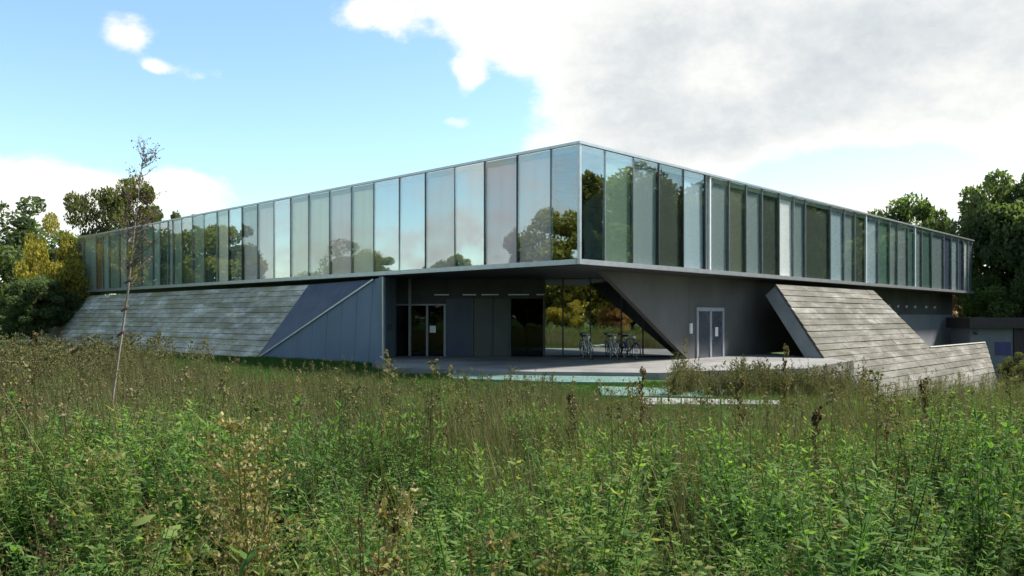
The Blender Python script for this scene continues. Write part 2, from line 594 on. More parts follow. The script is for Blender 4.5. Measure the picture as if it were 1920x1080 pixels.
# ------------------------------------------------------------------ ground
def build_ground():
    a = np.concatenate([[-900, -500, -300, -180, -120, -90], np.arange(-70, 71, 1.0), [90, 120, 180, 300, 500, 900]])
    b = np.concatenate([[-900, -500, -300, -180, -120, -80], np.arange(-50, 91, 1.0), [120, 180, 300, 500, 900]])
    X, Y = np.meshgrid(a, b, indexing='ij')
    Z = gz(X, Y)
    nx, ny = X.shape
    v = np.stack([X, Y, Z], -1).reshape(-1, 3)
    i, j = np.meshgrid(np.arange(nx - 1), np.arange(ny - 1), indexing='ij')
    k = (i * ny + j).ravel()
    q = np.stack([k, k + ny, k + ny + 1, k + 1], -1)
    me = quad_mesh('ground', v, q, np.zeros(len(q)), M['ground'])
    me.polygons.foreach_set('use_smooth', [True] * len(me.polygons))
    tag(link('ground', me), kind='structure')


build_ground()

# ------------------------------------------------------------------ the building
CX, CY = 2.2, 26.3
UR = Vector((0.689, 0.725, 0)).normalized()
ANG = math.atan2(UR.y, UR.x)
LEN_L, LEN_R = 46.0, 46.8
ZB, ZT = 3.67, 7.67          # underside of the upper storey, top of its coping
TZ = 0.2                      # terrace level


def left_t(px):
    r = (px - 960) / F
    return (CX - CY * r) / (0.725 + 0.689 * r)


def right_s(px):
    r = (px - 960) / F
    return (CY * r - CX) / (0.689 - 0.725 * r)


def to_local(x, y, z=0.0):
    d = Vector((x - CX, y - CY, 0))
    return (d.dot(UR), d.dot(Vector((-UR.y, UR.x, 0))), z)


bld = empty('glass_building', (CX, CY, 0), ANG)
tag(bld, 'long low building with mirrored glass upper storey over concrete slopes and an open corner recess', 'building')


def part(mb, name, mat, parent=bld, smooth=False, loc=None):
    return mb.build(name, mat, parent, smooth, loc)


GT, GB = ZT - 0.09, ZB + 0.17          # glass top and bottom
# slabs, roof and trims (local x along the right front, local y along the left front)
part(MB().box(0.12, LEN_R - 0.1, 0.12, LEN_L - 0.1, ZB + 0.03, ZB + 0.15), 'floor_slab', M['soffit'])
part(MB().box(0.05, LEN_R, 0.05, LEN_L, ZT - 0.30, ZT - 0.10), 'roof', M['interior'])
part(MB().box(-0.08, 0.06, 0.0, LEN_L, ZT - 0.085, ZT), 'coping', M['alu'])
part(MB().box(-0.08, LEN_R, -0.08, 0.06, ZT - 0.087, ZT - 0.002), 'coping', M['alu'])
part(MB().box(-0.09, 0.10, 0.0, LEN_L, ZB, ZB + 0.165), 'floor_edge_trim', M['alu'])
part(MB().box(-0.09, LEN_R, -0.09, 0.10, ZB - 0.002, ZB + 0.163), 'floor_edge_trim', M['alu'])
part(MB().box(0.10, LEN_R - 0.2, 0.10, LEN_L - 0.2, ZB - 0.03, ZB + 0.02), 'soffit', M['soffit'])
part(MB().box(0.0, LEN_R, LEN_L - 0.25, LEN_L, ZB, ZT - 0.31), 'back_wall', M['grey_wall'])
part(MB().box(LEN_R - 0.25, LEN_R, 0.12, LEN_L - 0.26, ZB, ZT - 0.31), 'back_wall', M['grey_wall'])
part(MB().box(0.14, LEN_R - 0.3, 0.14, LEN_L - 0.3, ZB + 0.155, ZB + 0.17), 'interior_floor', M['interior_dark'])
# interior core and partitions seen through the clear panes
part(MB().box(7.5, LEN_R - 6, 7.5, LEN_L - 6, ZB + 0.175, ZT - 0.31), 'interior_core', M['interior_dark'])
for y in (13.5, 21.0, 29.5, 37.0):
    part(MB().box(0.9, 7.45, y, y + 0.15, ZB + 0.175, ZT - 0.31), 'partition', M['interior'])
for x in (9.0, 16.5, 25.0, 33.0, 40.0):
    part(MB().box(x, x + 0.15, 0.9, 7.45, ZB + 0.175, ZT - 0.31), 'partition', M['interior'])
# leaning blue board added for a bluish patch in the corner room, and a plinth
part(MB().hexa([(2.4, 1.6, ZB + 0.18), (3.6, 1.2, ZB + 0.18), (3.6, 1.3, ZB + 0.18), (2.4, 1.7, ZB + 0.18)],
               [(2.7, 1.9, ZB + 2.4), (3.3, 1.7, ZB + 2.9), (3.3, 1.8, ZB + 2.9), (2.7, 2.0, ZB + 2.4)]), 'blue_board', B['lightblue'])
part(MB().box(1.0, 1.7, 2.6, 3.3, ZB + 0.18, ZB + 1.1), 'plinth', M['interior'])

LEFT = [(147, 156, 'palegreen'), (156, 180, 'palegreen'), (180, 192, 'rust'), (192, 204, 'palegreen'), (204, 223, 'green'),
        (223, 238, 'palegreen'), (238, 264, 'clear_l'), (264, 286, 'green'), (286, 300, 'palegreen'), (300, 315, 'clear_l'),
        (315, 324, 'palegreen'), (324, 341, 'green'), (341, 361, 'clear_l'), (361, 383, 'green'), (383, 407, 'clear_l'),
        (407, 429, 'beige'), (429, 454, 'mirror'), (454, 483, 'mauve'), (483, 514, 'beige2'), (514, 545, 'mirror'),
        (545, 579, 'beige'), (579, 618, 'beige'), (618, 659, 'beige2'), (659, 701, 'beige'), (701, 749, 'mirror'),
        (749, 798, 'mirror'), (798, 853, 'mauve_h'), (853, 909, 'mirror'), (909, 970, 'beige_d'), (970, 1033, 'mauve_h'),
        (1033, 1085, 'clear_h')]
RIGHT = [(1089, 1134, 'clear_h'), (1134, 1187, 'olive_h'), (1187, 1235, 'greyblue'), (1235, 1281, 'clear'), (1281, 1322, 'lightblue'),
         (1322, 1331, 'white'), (1331, 1367, 'greyblue'), (1367, 1399, 'olive'), (1399, 1429, 'greyblue'), (1429, 1461, 'clear'),
         (1461, 1488, 'white'), (1488, 1510, 'greyblue'), (1510, 1557, 'clear'), (1557, 1583, 'lightblue'), (1583, 1603, 'greyblue'),
         (1603, 1624, 'clear'), (1624, 1647, 'lightblue'), (1647, 1668, 'teal'), (1668, 1683, 'greyblue'), (1683, 1703, 'greyblue'),
         (1703, 1716, 'teal'), (1716, 1729, 'greyblue'), (1729, 1747, 'teal'), (1747, 1770, 'greyblue'), (1770, 1784, 'navy'),
         (1784, 1797, 'lightblue'), (1797, 1807, 'navy'), (1807, 1816, 'white'), (1816, 1825, 'greyblue')]
KIND = {'clear_l': ('g_half', 'green_fill'), 'clear': ('g_clear', 'dark_fill'), 'clear_h': ('g_half', None), 'mirror': ('g_mirror', 'haze_fill'), 'beige': ('g_frit', 'beige'),
        'beige2': ('g_frit', 'beige2'), 'beige_d': ('g_frit', 'mauve'), 'mauve': ('g_frit', 'beige2'), 'mauve_h': ('g_half', 'mauve'),
        'palegreen': ('g_frit', 'palegreen'), 'green': ('g_frit', 'green'), 'rust': ('g_frit', 'rust'),
        'greyblue': ('g_frit', 'greyblue'), 'lightblue': ('g_frit', 'lightblue'), 'white': ('g_frit', 'white'),
        'olive': ('g_clear', 'olive'), 'olive_h': ('g_half', 'green'), 'teal': ('g_clear', 'teal'), 'navy': ('g_frit', 'navy')}
KIND['mauve'] = ('g_clear', 'mauve')


def facade(side, rows, conv):
    n = len(rows)
    for i, (a, b, kind) in enumerate(rows):
        p0, p1 = sorted((conv(a), conv(b)))
        gap = 0.022
        w, h = p1 - p0 - 2 * gap, GT - GB
        c = (p0 + p1) / 2
        glass, back = KIND[kind]
        if side == 'L':
            g = MB().box(-0.012, 0.012, -w / 2, w / 2, -h / 2, h / 2)
            loc = (0, c, (GT + GB) / 2)
            bb = MB().box(0.10, 0.13, -w / 2 + 0.01, w / 2 - 0.01, -h / 2 + 0.01, h / 2 - 0.01)
        else:
            g = MB().box(-w / 2, w / 2, -0.012, 0.012, -h / 2, h / 2)
            loc = (c, 0, (GT + GB) / 2)
            bb = MB().box(-w / 2 + 0.01, w / 2 - 0.01, 0.10, 0.13, -h / 2 + 0.01, h / 2 - 0.01)
        o = part(g, 'glass_pane', M[glass], loc=loc)
        t = R(0.35)
        if side == 'L':
            o.rotation_euler = (0, random.uniform(-t, t), random.uniform(-t, t))
        else:
            o.rotation_euler = (random.uniform(-t, t), 0, random.uniform(-t, t))
        if back:
            part(bb, 'panel_backing', B[back], o)
        # mullion on the far side of every pane
        far = p1
        thick, mat = 0.035, M['mid_frame']
        if (side == 'L' and a in (429, 454, 909, 970, 798)) or (side == 'R' and b in (1235, 1281, 1322)):
            thick, mat = 0.05, M['dark_frame']
        if side == 'R' and b in (1624, 1716, 1810, 1331):
            thick, mat = 0.09, M['white_alu']
        if side == 'L':
            m = MB().box(-0.03, 0.09, far - thick / 2, far + thick / 2, GB, GT)
        else:
            m = MB().box(far - thick / 2, far + thick / 2, -0.03, 0.09, GB, GT)
        if i < n - (0 if side == 'L' else 1):
            part(m, 'mullion', mat)


facade('L', LEFT, left_t)
facade('R', RIGHT, right_s)
part(MB().box(-0.05, 0.05, -0.05, 0.05, GB, GT), 'corner_post', M['alu'])
# dark low cabinet behind the glass near the middle of the left front
part(MB().box(0.25, 0.8, left_t(454) + 0.05, left_t(429) - 0.05, ZB + 0.2, ZB + 1.9), 'cabinet', M['interior_dark'])

# ---- left concrete slope
def plane_left(y, z, lift=0.0):
    """point on the left slope (local) at run y and height z"""
    out = (3.42 - z) * 0.745
    n = Vector((-1, 0, 0.745)).normalized() * lift
    return Vector((-out, y, z)) + n


def plane_right(x, z, lift=0.0):
    out = (3.42 - z) * 0.84
    n = Vector((0, -1, 0.84)).normalized() * lift
    return Vector((x, -out, z)) + n


def plank_field(plane, edges, z_levels, lengths, parent, thick=0.22, mat='concrete'):
    """courses of concrete planks between two slanting ends; edges(z) -> (a0, a1)"""
    nb = 0
    for k in range(len(z_levels) - 1):
        z0, z1 = z_levels[k] + 0.003, z_levels[k + 1] - 0.003
        a0b, a1b = edges(z0); a0t, a1t = edges(z1)
        am0, am1 = (a0b + a0t) / 2, (a1b + a1t) / 2
        cuts = [0.0]
        L = am1 - am0
        while cuts[-1] < 1:
            cuts.append(cuts[-1] + random.uniform(*lengths) / L)
        cuts[-1] = 1.0
        if len(cuts) > 2 and (cuts[-1] - cuts[-2]) * L < 0.8:
            cuts.pop(-2)
        for c0, c1 in zip(cuts, cuts[1:]):
            g = 0.003 / L
            lift = random.uniform(-0.008, 0.01)
            pts = []
            for (c, z, e0, e1) in ((c0 + g, z0, a0b, a1b), (c1 - g, z0, a0b, a1b), (c1 - g, z1, a0t, a1t), (c0 + g, z1, a0t, a1t)):
                pts.append((e0 + (e1 - e0) * c, z))
            # each lower edge juts out a little more than the upper one, as stepped boards do
            top = [plane(p[0], p[1], lift + (0.02 if q < 2 else -0.008)) for q, p in enumerate(pts)]
            bot = [plane(p[0], p[1], lift - thick) for p in pts]
            MB().hexa(bot, top).build('concrete_plank', M[mat], parent)
            nb += 1
    return nb


lz = list(np.linspace(-0.15, 3.44, 15))
slope_l = MB().hexa([plane_left(16.05, 3.40, -0.12), plane_left(16.35, -0.3, -0.12), (0.3, 16.35, -0.3), (0.3, 16.05, 3.40)],
                    [plane_left(46.2, 3.40, -0.12), plane_left(49.8, -0.3, -0.12), (0.3, 49.8, -0.3), (0.3, 46.2, 3.40)])
sl = part(slope_l, 'concrete_slope', M['slab_edge'])
plank_field(plane_left, lambda z: (16.0 + (3.42 - z) * 0.10, 46.2 + (3.42 - z) * 1.0), lz, (2.4, 5.2), sl, 0.1, 'concrete_lifted')

# ---- blue folded metal flank beside it
A = Vector((-0.03, 15.95, 3.44)); C = plane_left(16.35, 0.05) + Vector((0, -0.05, 0))
Bp = Vector((-0.03, left_t(702), 3.52)); Bq = Vector((-0.02, left_t(719), 3.6)); Dp = Vector((-0.02, left_t(719), -0.1))
Cb = C + Vector((0, 0, -0.3))
back_v = Vector((0.12, 0, 0))
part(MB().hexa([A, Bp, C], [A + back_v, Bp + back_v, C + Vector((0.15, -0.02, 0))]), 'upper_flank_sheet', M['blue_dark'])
part(MB().hexa([C, Bp, Bq, Dp, Cb], [p + back_v for p in (C, Bp, Bq, Dp, Cb)]), 'lower_flank_sheet', M['blue_metal'])
# standing seams on the lower sheet
nrm = (Bp - C).cross(Dp - C).normalized()
if nrm.x > 0:
    nrm = -nrm
for k in range(1, 9):
    f = k / 9
    y = C.y + (Dp.y - C.y) * f
    base = Cb.lerp(Dp, f)
    fy = (y - C.y) / (Bp.y - C.y)
    top = C.lerp(Bp, min(1, fy)) if fy < 1 else Bp.lerp(Bq, (y - Bp.y) / (Bq.y - Bp.y))
    part(MB().bar(base + nrm * 0.004, top + nrm * 0.004, 0.022, 0.018), 'seam', M['blue_metal'])
part(MB().bar(C + nrm * 0.03, Bp + nrm * 0.03, 0.10, 0.06), 'fold_trim', M['alu'])
part(MB().bar(Dp + nrm * 0.03 + Vector((0, -0.02, 0)), Bq + nrm * 0.03 + Vector((0, -0.02, 0)), 0.07, 0.06), 'edge_trim', M['alu'])

# ---- recess under the corner (set out in world metres, turned into local)
W0 = Vector((-5.15, 35.9, 0)); W1 = Vector((9.2, 34.9, 0))
WD = (W1 - W0).normalized(); WN = Vector((WD.y, -WD.x, 0))           # WN faces the camera


def wpt(px, z, push=0.0):
    """local point on the recess wall seen at column px"""
    r = (px - 960) / F
    # W0 + d*WD : x = r*y
    d = (r * W0.y - W0.x) / (WD.x - r * WD.y)
    p = W0 + WD * d + WN * push
    return Vector(to_local(p.x, p.y, z))


def wall_box(px0, px1, z0, z1, push0, push1, name, mat, parent=bld):
    a = [wpt(px0, z0, push0), wpt(px1, z0, push0), wpt(px1, z1, push0), wpt(px0, z1, push0)]
    b = [wpt(px0, z0, push1), wpt(px1, z0, push1), wpt(px1, z1, push1), wpt(px0, z1, push1)]
    return part(MB().hexa(a, b), name, mat, parent)


T0, T1 = TZ + 0.004, ZB - 0.035
# flank return wall at the left of the recess, with its intercom
p0 = Vector(to_local(-5.37, 33.55)); p1 = Vector(to_local(-5.15, 35.9))
ret = part(MB().hexa([(p0.x + 0.02, p0.y + 0.03, -0.1), (p1.x, p1.y, -0.1), (p1.x, p1.y, T1), (p0.x + 0.02, p0.y + 0.03, T1)],
                     [(p0.x + 0.02, p0.y + 0.3, -0.1), (p1.x, p1.y + 0.3, -0.1), (p1.x, p1.y + 0.3, T1), (p0.x + 0.02, p0.y + 0.3, T1)]), 'return_wall', M['blue_metal'])
mid = p0.lerp(p1, 0.42)
part(MB().box(mid.x - 0.09, mid.x + 0.09, mid.y - 0.08, mid.y + 0.1, 1.35, 1.65), 'intercom', M['dark_frame'])
# entrance screen: panes, leaves, frames
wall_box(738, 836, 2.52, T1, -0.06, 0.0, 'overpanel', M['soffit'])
HEADZ = 2.45
for a, b in ((741, 766), (771, 799), (803, 832)):
    wall_box(a, b, T0 + 0.04, HEADZ, -0.03, -0.01, 'door_pane', M['g_dark'])
for a, b in ((736, 741), (766, 771), (799, 803), (832, 836)):
    wall_box(a, b, T0, T1 if a == 766 else 2.519, -0.06, 0.035, 'door_frame', M['mid_frame'])
wall_box(741.2, 831.8, HEADZ, 2.518, -0.05, 0.03, 'door_head', M['mid_frame'])
wall_box(806, 817, 1.25, 1.55, -0.008, 0.0, 'notice', M['paper'])
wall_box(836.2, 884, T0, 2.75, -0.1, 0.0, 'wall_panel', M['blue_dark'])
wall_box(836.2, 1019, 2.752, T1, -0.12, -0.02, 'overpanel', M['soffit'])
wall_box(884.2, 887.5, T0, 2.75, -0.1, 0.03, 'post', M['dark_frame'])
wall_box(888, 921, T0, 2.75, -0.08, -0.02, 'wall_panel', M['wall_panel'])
wall_box(921.3, 924, T0, 2.75, -0.1, 0.03, 'post', M['dark_frame'])
wall_box(924.3, 955, T0, 2.75, -0.08, -0.02, 'wall_panel', M['wall_panel'])
wall_box(955.3, 958, T0, 2.75, -0.1, 0.03, 'post', M['dark_frame'])
for a, b in ((958.4, 988), (988.6, 1018)):
    wall_box(a, b, T0, 2.75, -0.05, -0.03, 'door_pane', M['g_dark'])
wall_box(1018.2, 1022, T0, T1, -0.1, 0.05, 'post', M['dark_frame'])
for a, b in ((1022.5, 1054), (1057, 1105.5), (1108.5, 1163.5), (1166.5, 1204), (1207, 1290)):
    wall_box(a, b, T0 + 0.05, T1 - 0.02, -0.03, -0.01, 'glass_pane', M['g_recess'])
for a in (1054.3, 1105.8, 1163.8, 1204.3):
    wall_box(a, a + 2.4, T0, T1, -0.08, 0.02, 'post', M['dark_frame'])
# strip lights under the soffit
for a, b in ((815, 842), (868, 893), (903, 935), (953, 992), (1006, 1021)):
    wall_box(a, b, 2.90, 2.95, 0.02, 0.07, 'strip_light', M['white_alu'])
# dark rooms behind the recess
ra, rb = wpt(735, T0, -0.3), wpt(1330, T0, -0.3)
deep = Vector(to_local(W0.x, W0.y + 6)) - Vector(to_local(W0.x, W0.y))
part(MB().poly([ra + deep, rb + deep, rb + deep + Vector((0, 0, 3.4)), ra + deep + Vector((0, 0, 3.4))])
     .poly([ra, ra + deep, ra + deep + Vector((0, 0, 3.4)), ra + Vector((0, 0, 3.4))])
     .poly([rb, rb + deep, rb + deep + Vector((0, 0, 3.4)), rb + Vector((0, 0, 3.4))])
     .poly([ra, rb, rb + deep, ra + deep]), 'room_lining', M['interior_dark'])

# ---- anthracite wall under the right front with its slanting end
WY = 1.3
wall = part(MB().hexa([(3.0, WY + 0.05, T1), (8.85, WY + 0.05, T0), (46.3, WY + 0.05, T0), (46.3, WY + 0.05, T1)],
                      [(3.0, WY + 0.3, T1), (8.85, WY + 0.3, T0), (46.3, WY + 0.3, T0), (46.3, WY + 0.3, T1)]), 'anthracite_wall', M['grey_wall'])
xs = [2.9, 8.9, 13.1, 15.6, 18.1, 20.6, 23.1, 25.6, 28.1, 30.6, 33.1, 35.6, 38.1, 40.6, 43.1, 46.3]
for a, b in zip(xs, xs[1:]):
    lo = [(a + 0.006, T0), (b - 0.006, T0), (b - 0.006, T1 - 0.002), (a + 0.006, T1 - 0.002)]
    if a == 2.9:
        lo = [(8.75, T0), (8.894, T0), (8.894, T1 - 0.002), (2.9, T1 - 0.002)]
    part(MB().hexa([(x, WY, z) for x, z in lo], [(x, WY + 0.047, z) for x, z in lo]), 'wall_panel', M['grey_wall'], wall)
part(MB().box(19, 46.3, WY + 0.01, WY + 0.3, -2.6, T0 - 0.002), 'basement_wall', M['grey_wall'])
part(MB().box(34.5, 46.3, WY - 0.06, WY - 0.005, -2.6, 2.1), 'lower_wall_facing', M['pale_wall'])


def right_on_wall(px):
    r = (px - 960) / F
    bx, by = CX - WY * UR.y, CY + WY * UR.x
    return (r * by - bx) / (UR.x - r * UR.y)


da, db = right_on_wall(1305), right_on_wall(1356)
dt = 2.33
dr = part(MB().box(da + 0.1, db - 0.1, WY - 0.02, WY - 0.006, T0, dt - 0.12), 'double_door', M['door_leaf'])
for a, b in ((da, da + 0.13), (db - 0.13, db), ((da + db) / 2 - 0.07, (da + db) / 2 + 0.07)):
    part(MB().box(a, b, WY - 0.06, WY - 0.002, T0, dt - 0.145), 'door_frame', M['door_metal'], dr)
part(MB().box(da, db, WY - 0.06, WY - 0.002, dt - 0.14, dt + 0.02), 'door_frame', M['door_metal'], dr)
part(MB().box(db - 0.75, db - 0.5, WY - 0.032, WY - 0.022, 1.1, 1.5), 'notice', M['paper'], dr)
part(MB().box((da + db) / 2 + 0.1, (da + db) / 2 + 0.13, WY - 0.1, WY - 0.03, 0.95, 1.35), 'door_handle', M['chrome'], dr)
part(MB().box(da - 0.55, da - 0.38, WY - 0.07, WY - 0.002, 1.25, 1.68), 'wall_box', M['white_alu'])
for px in (1664, 1681, 1697, 1713, 1734, 1750):
    s = right_on_wall(px)
    part(MB().tube([(s, WY - 0.02, 2.62), (s, WY - 0.08, 2.62), (s, WY - 0.13, 2.58)], [0.05, 0.11, 0.09], 10), 'wall_lamp', M['white_alu'])

# ---- right concrete slope: upper apron and the lower tail that falls to the basement level
SX = 14.2


def right_edges(z):
    a0 = SX + (3.42 - z) * -0.37
    if z > 0.25:
        a1 = 26.3 + (3.42 - z) * 0.33
    else:
        a1 = 38.9 + (0.25 - z) * -2.4
    return a0, a1


rz_up = list(np.linspace(0.25, 3.44, 13))
rz_lo = list(np.linspace(-2.5, 0.25, 11))
pts_up = [(right_edges(3.4)[0] + 0.02, 3.40), (right_edges(0.26)[0] + 0.02, 0.26), (right_edges(-2.5)[0] + 0.02, -2.5),
          (right_edges(-2.5)[1] - 0.05, -2.5), (right_edges(0.2)[1] - 0.05, 0.2), (right_edges(0.27)[1], 0.2), (right_edges(3.4)[1] - 0.02, 3.40)]
top = [plane_right(p[0], p[1], -0.11) for p in pts_up]
bot = [plane_right(p[0], p[1], -0.72) for p in pts_up]
sr = part(MB().hexa(bot, top), 'concrete_slope', M['slab_edge'])
plank_field(plane_right, right_edges, rz_up, (2.2, 5.0), sr, 0.1)
plank_field(plane_right, right_edges, rz_lo, (2.2, 5.0), sr, 0.1)
part(MB().hexa([plane_right(27.25, 0.245, -0.2), plane_right(38.7, 0.245, -0.2), plane_right(38.7, 0.245, 0.05), plane_right(27.25, 0.245, 0.05)],
               [plane_right(27.25, 0.30, -0.2), plane_right(38.7, 0.30, -0.2), plane_right(38.7, 0.30, 0.05), plane_right(27.25, 0.30, 0.05)]),
     'coping_stone', M['white_stone'], sr)

# ------------------------------------------------------------------ terrace and steps
def slope_foot(s, z):
    p = plane_right(s, z)
    q = Vector((CX, CY, 0)) + UR * p.x + Vector((-UR.y, UR.x, 0)) * p.y
    return (q.x, q.y)


ter = [(-5.5, 33.2), (-5.3, 30.6), (-4.0, 27.7), (0.7, 25.8), (4.6, 25.2), (9.8, 27.0), (13.3, 31.6), (13.3, 34.3), (12.0, 42.0), (-7.0, 42.0)]
t_o = MB().prism(ter, -2.7, TZ).build('terrace', M['terrace'])
tag(t_o, kind='structure')


# rough planked face of the terrace where the ground drops away
for (a, b) in (((5.2, 25.41), (9.8, 27.0)), ((9.8, 27.0), (13.3, 31.6))):
    a, b = Vector((*a, 0)), Vector((*b, 0))
    d = (b - a).normalized(); nn = Vector((d.y, -d.x, 0))
    L_ = (b - a).length
    for k in range(7):
        z1 = TZ + 0.03 - k * 0.3
        x = 0.0
        while x < L_ - 0.05:
            x2 = min(L_, x + random.uniform(1.0, 2.4))
            if L_ - x2 < 0.6: x2 = L_
            lift = random.uniform(0.05, 0.10)
            pa, pb = a + d * (x + 0.006), a + d * (x2 - 0.006)
            lo = [(q.x, q.y, z1 - 0.288) for q in (pa - nn * 0.02, pb - nn * 0.02, pb + nn * (lift + 0.02), pa + nn * (lift + 0.02))]
            hi = [(q.x, q.y, z1) for q in (pa - nn * 0.02, pb - nn * 0.02, pb + nn * lift, pa + nn * lift)]
            MB().hexa(lo, hi).build('concrete_plank', M['concrete'], t_o)
            x = x2


def ground_px(px, py, z):
    y = F * (CAMZ - z) / (py - HY)
    return ((px - 960) / F * y, y)


def step(name, label, corners, z0, z1, mat, cat='step'):
    pts = [ground_px(px, py, z1) for px, py in corners]
    o = MB().prism(pts, z0, z1).build(name, mat)
    tag(o, label, cat)
    return o


step('low_step', 'long pale teal slab step just below the terrace edge', [(840, 700), (1050, 701), (1205, 705), (1200, 717), (1060, 716), (850, 709)], -0.3, 0.08, M['teal'])
step('low_step', 'short teal slab step set lower and nearer the meadow', [(1120, 724), (1365, 730), (1330, 744), (1130, 741)], -0.4, 0.05, M['teal'])
for k in range(7):
    a = 1205 + k * 37
    o = step('edging_stone', 'white edging stone of the low row at the meadow edge, number %s from the left' % ['first', 'second', 'third', 'fourth', 'fifth', 'sixth', 'seventh'][k],
             [(a, 745 + k * 0.8), (a + 34, 746 + k * 0.8), (a + 33, 758), (a - 1, 757)], -0.3, 0.10 + random.uniform(-0.02, 0.02), M['white_stone'], 'edging stone')
    o['group'] = 'white edging stones'
    o['label'] = '%s white edging stone from the left in the low row before the terrace' % ['first', 'second', 'third', 'fourth', 'fifth', 'sixth', 'seventh'][k]

# ------------------------------------------------------------------ annex at the right edge
an = empty('annex', (33.4, 56, -2.4))
tag(an, 'low grey annex with dark roof edge at the right end of the building', 'annex')
MB().box(-1.6, 1.35, 0, 2.5, -0.6, 3.55).build('wall', M['pale_wall'], an)
MB().box(-1.9, 2.6, -0.5, 2.6, 3.56, 4.3).build('roof', M['timber_dark'], an)
MB().box(1.36, 2.9, -0.15, 2.4, -0.6, 3.55).build('door', M['timber_dark'], an)
MB().box(0.1, 1.2, -0.05, -0.003, 1.7, 2.6).build('panel', M['purple'], an)
MB().tube([(-1.35, -0.02, 3.25), (-1.35, -0.25, 3.3), (-1.35, -0.32, 3.15)], [0.05, 0.14, 0.1], 10).build('lamp', M['dark_frame'], an)


# ------------------------------------------------------------------ bicycles
def make_bicycle(paint):
    r = empty('bicycle')
    for x in (-0.52, 0.52):
        w = MB().torus((x, 0, 0.34), (0, 1, 0), 0.325, 0.02).build('wheel', M['rubber'], r, True)
        MB().torus((x, 0, 0.34), (0, 1, 0), 0.30, 0.009).build('rim', M['chrome'], w, True)
        sp = MB()
        for k in range(12):
            a = k * math.pi / 6
            sp.bar((x, 0, 0.34), (x + 0.3 * math.cos(a), 0, 0.34 + 0.3 * math.sin(a)), 0.004)
        sp.build('spokes', M['chrome'], w)
        fd = [(x + 0.36 * math.cos(a), 0, 0.34 + 0.36 * math.sin(a)) for a in np.linspace(R(20), R(170), 10)]
        MB().tube(fd, 0.022, 6).build('mudguard', paint, r, True)
    f = MB()
    bb, seat, head, hd2 = (-0.08, 0, 0.30), (-0.22, 0, 0.82), (0.33, 0, 0.86), (0.37, 0, 0.68)
    for a, b in ((bb, seat), (bb, hd2), (seat, head), (head, hd2)):
        f.tube([a, b], 0.018, 8)
    for s in (-0.05, 0.05):
        f.tube([bb, (-0.52, s, 0.34)], 0.011, 6); f.tube([seat, (-0.52, s, 0.34)], 0.010, 6)
        f.tube([hd2, (0.45, s, 0.5), (0.52, s, 0.34)], 0.013, 6)
    f.build('frame', paint, r, True)
    MB().tube([(-0.22, 0, 0.82), (-0.25, 0, 0.93)], 0.013, 8).build('seat_post', M['chrome'], r)
    MB().hexa([(-0.40, -0.09, 0.93), (-0.40, 0.09, 0.93), (-0.08, 0.025, 0.94), (-0.08, -0.025, 0.94)],
              [(-0.41, -0.08, 1.0), (-0.41, 0.08, 1.0), (-0.08, 0.02, 0.98), (-0.08, -0.02, 0.98)]).build('saddle', M['rubber'], r)
    MB().tube([(0.33, 0, 0.86), (0.30, 0, 1.0)], 0.014, 8).tube([(0.16, -0.29, 1.02), (0.30, -0.2, 1.05), (0.33, 0, 1.02), (0.30, 0.2, 1.05), (0.16, 0.29, 1.02)], 0.012, 8).build('handlebar', M['chrome'], r, True)
    MB().tube([(0.40, 0, 0.92), (0.47, 0, 0.92)], [0.04, 0.055], 10).build('headlamp', M['white_alu'], r)
    cr = MB().torus(bb, (0, 1, 0), 0.085, 0.01, 16, 5)
    cr.tube([(bb[0], -0.07, bb[2]), (bb[0] + 0.1, -0.07, bb[2] - 0.13)], 0.01, 6).tube([(bb[0], 0.07, bb[2]), (bb[0] - 0.1, 0.07, bb[2] + 0.13)], 0.01, 6)
    cr.build('crank', M['chrome'], r, True)
    return r


for px, y, yaw, paint, lab in ((1101, 33.2, -78, 'white', 'white bicycle at the left end of the row before the dark glass'),
                               (1152, 33.1, -82, 'silver', 'silver bicycle in the middle of the row before the dark glass'),
                               (1182, 33.4, -68, 'blue', 'blue bicycle at the right end of the row before the dark glass')):
    b = make_bicycle(M['bike_' + paint])
    b.location = ((px - 960) / F * y, y, TZ)
    b.rotation_euler = (R(random.uniform(3, 6)), 0, R(yaw))
    tag(b, lab, 'bicycle', 'bicycles parked under the corner')


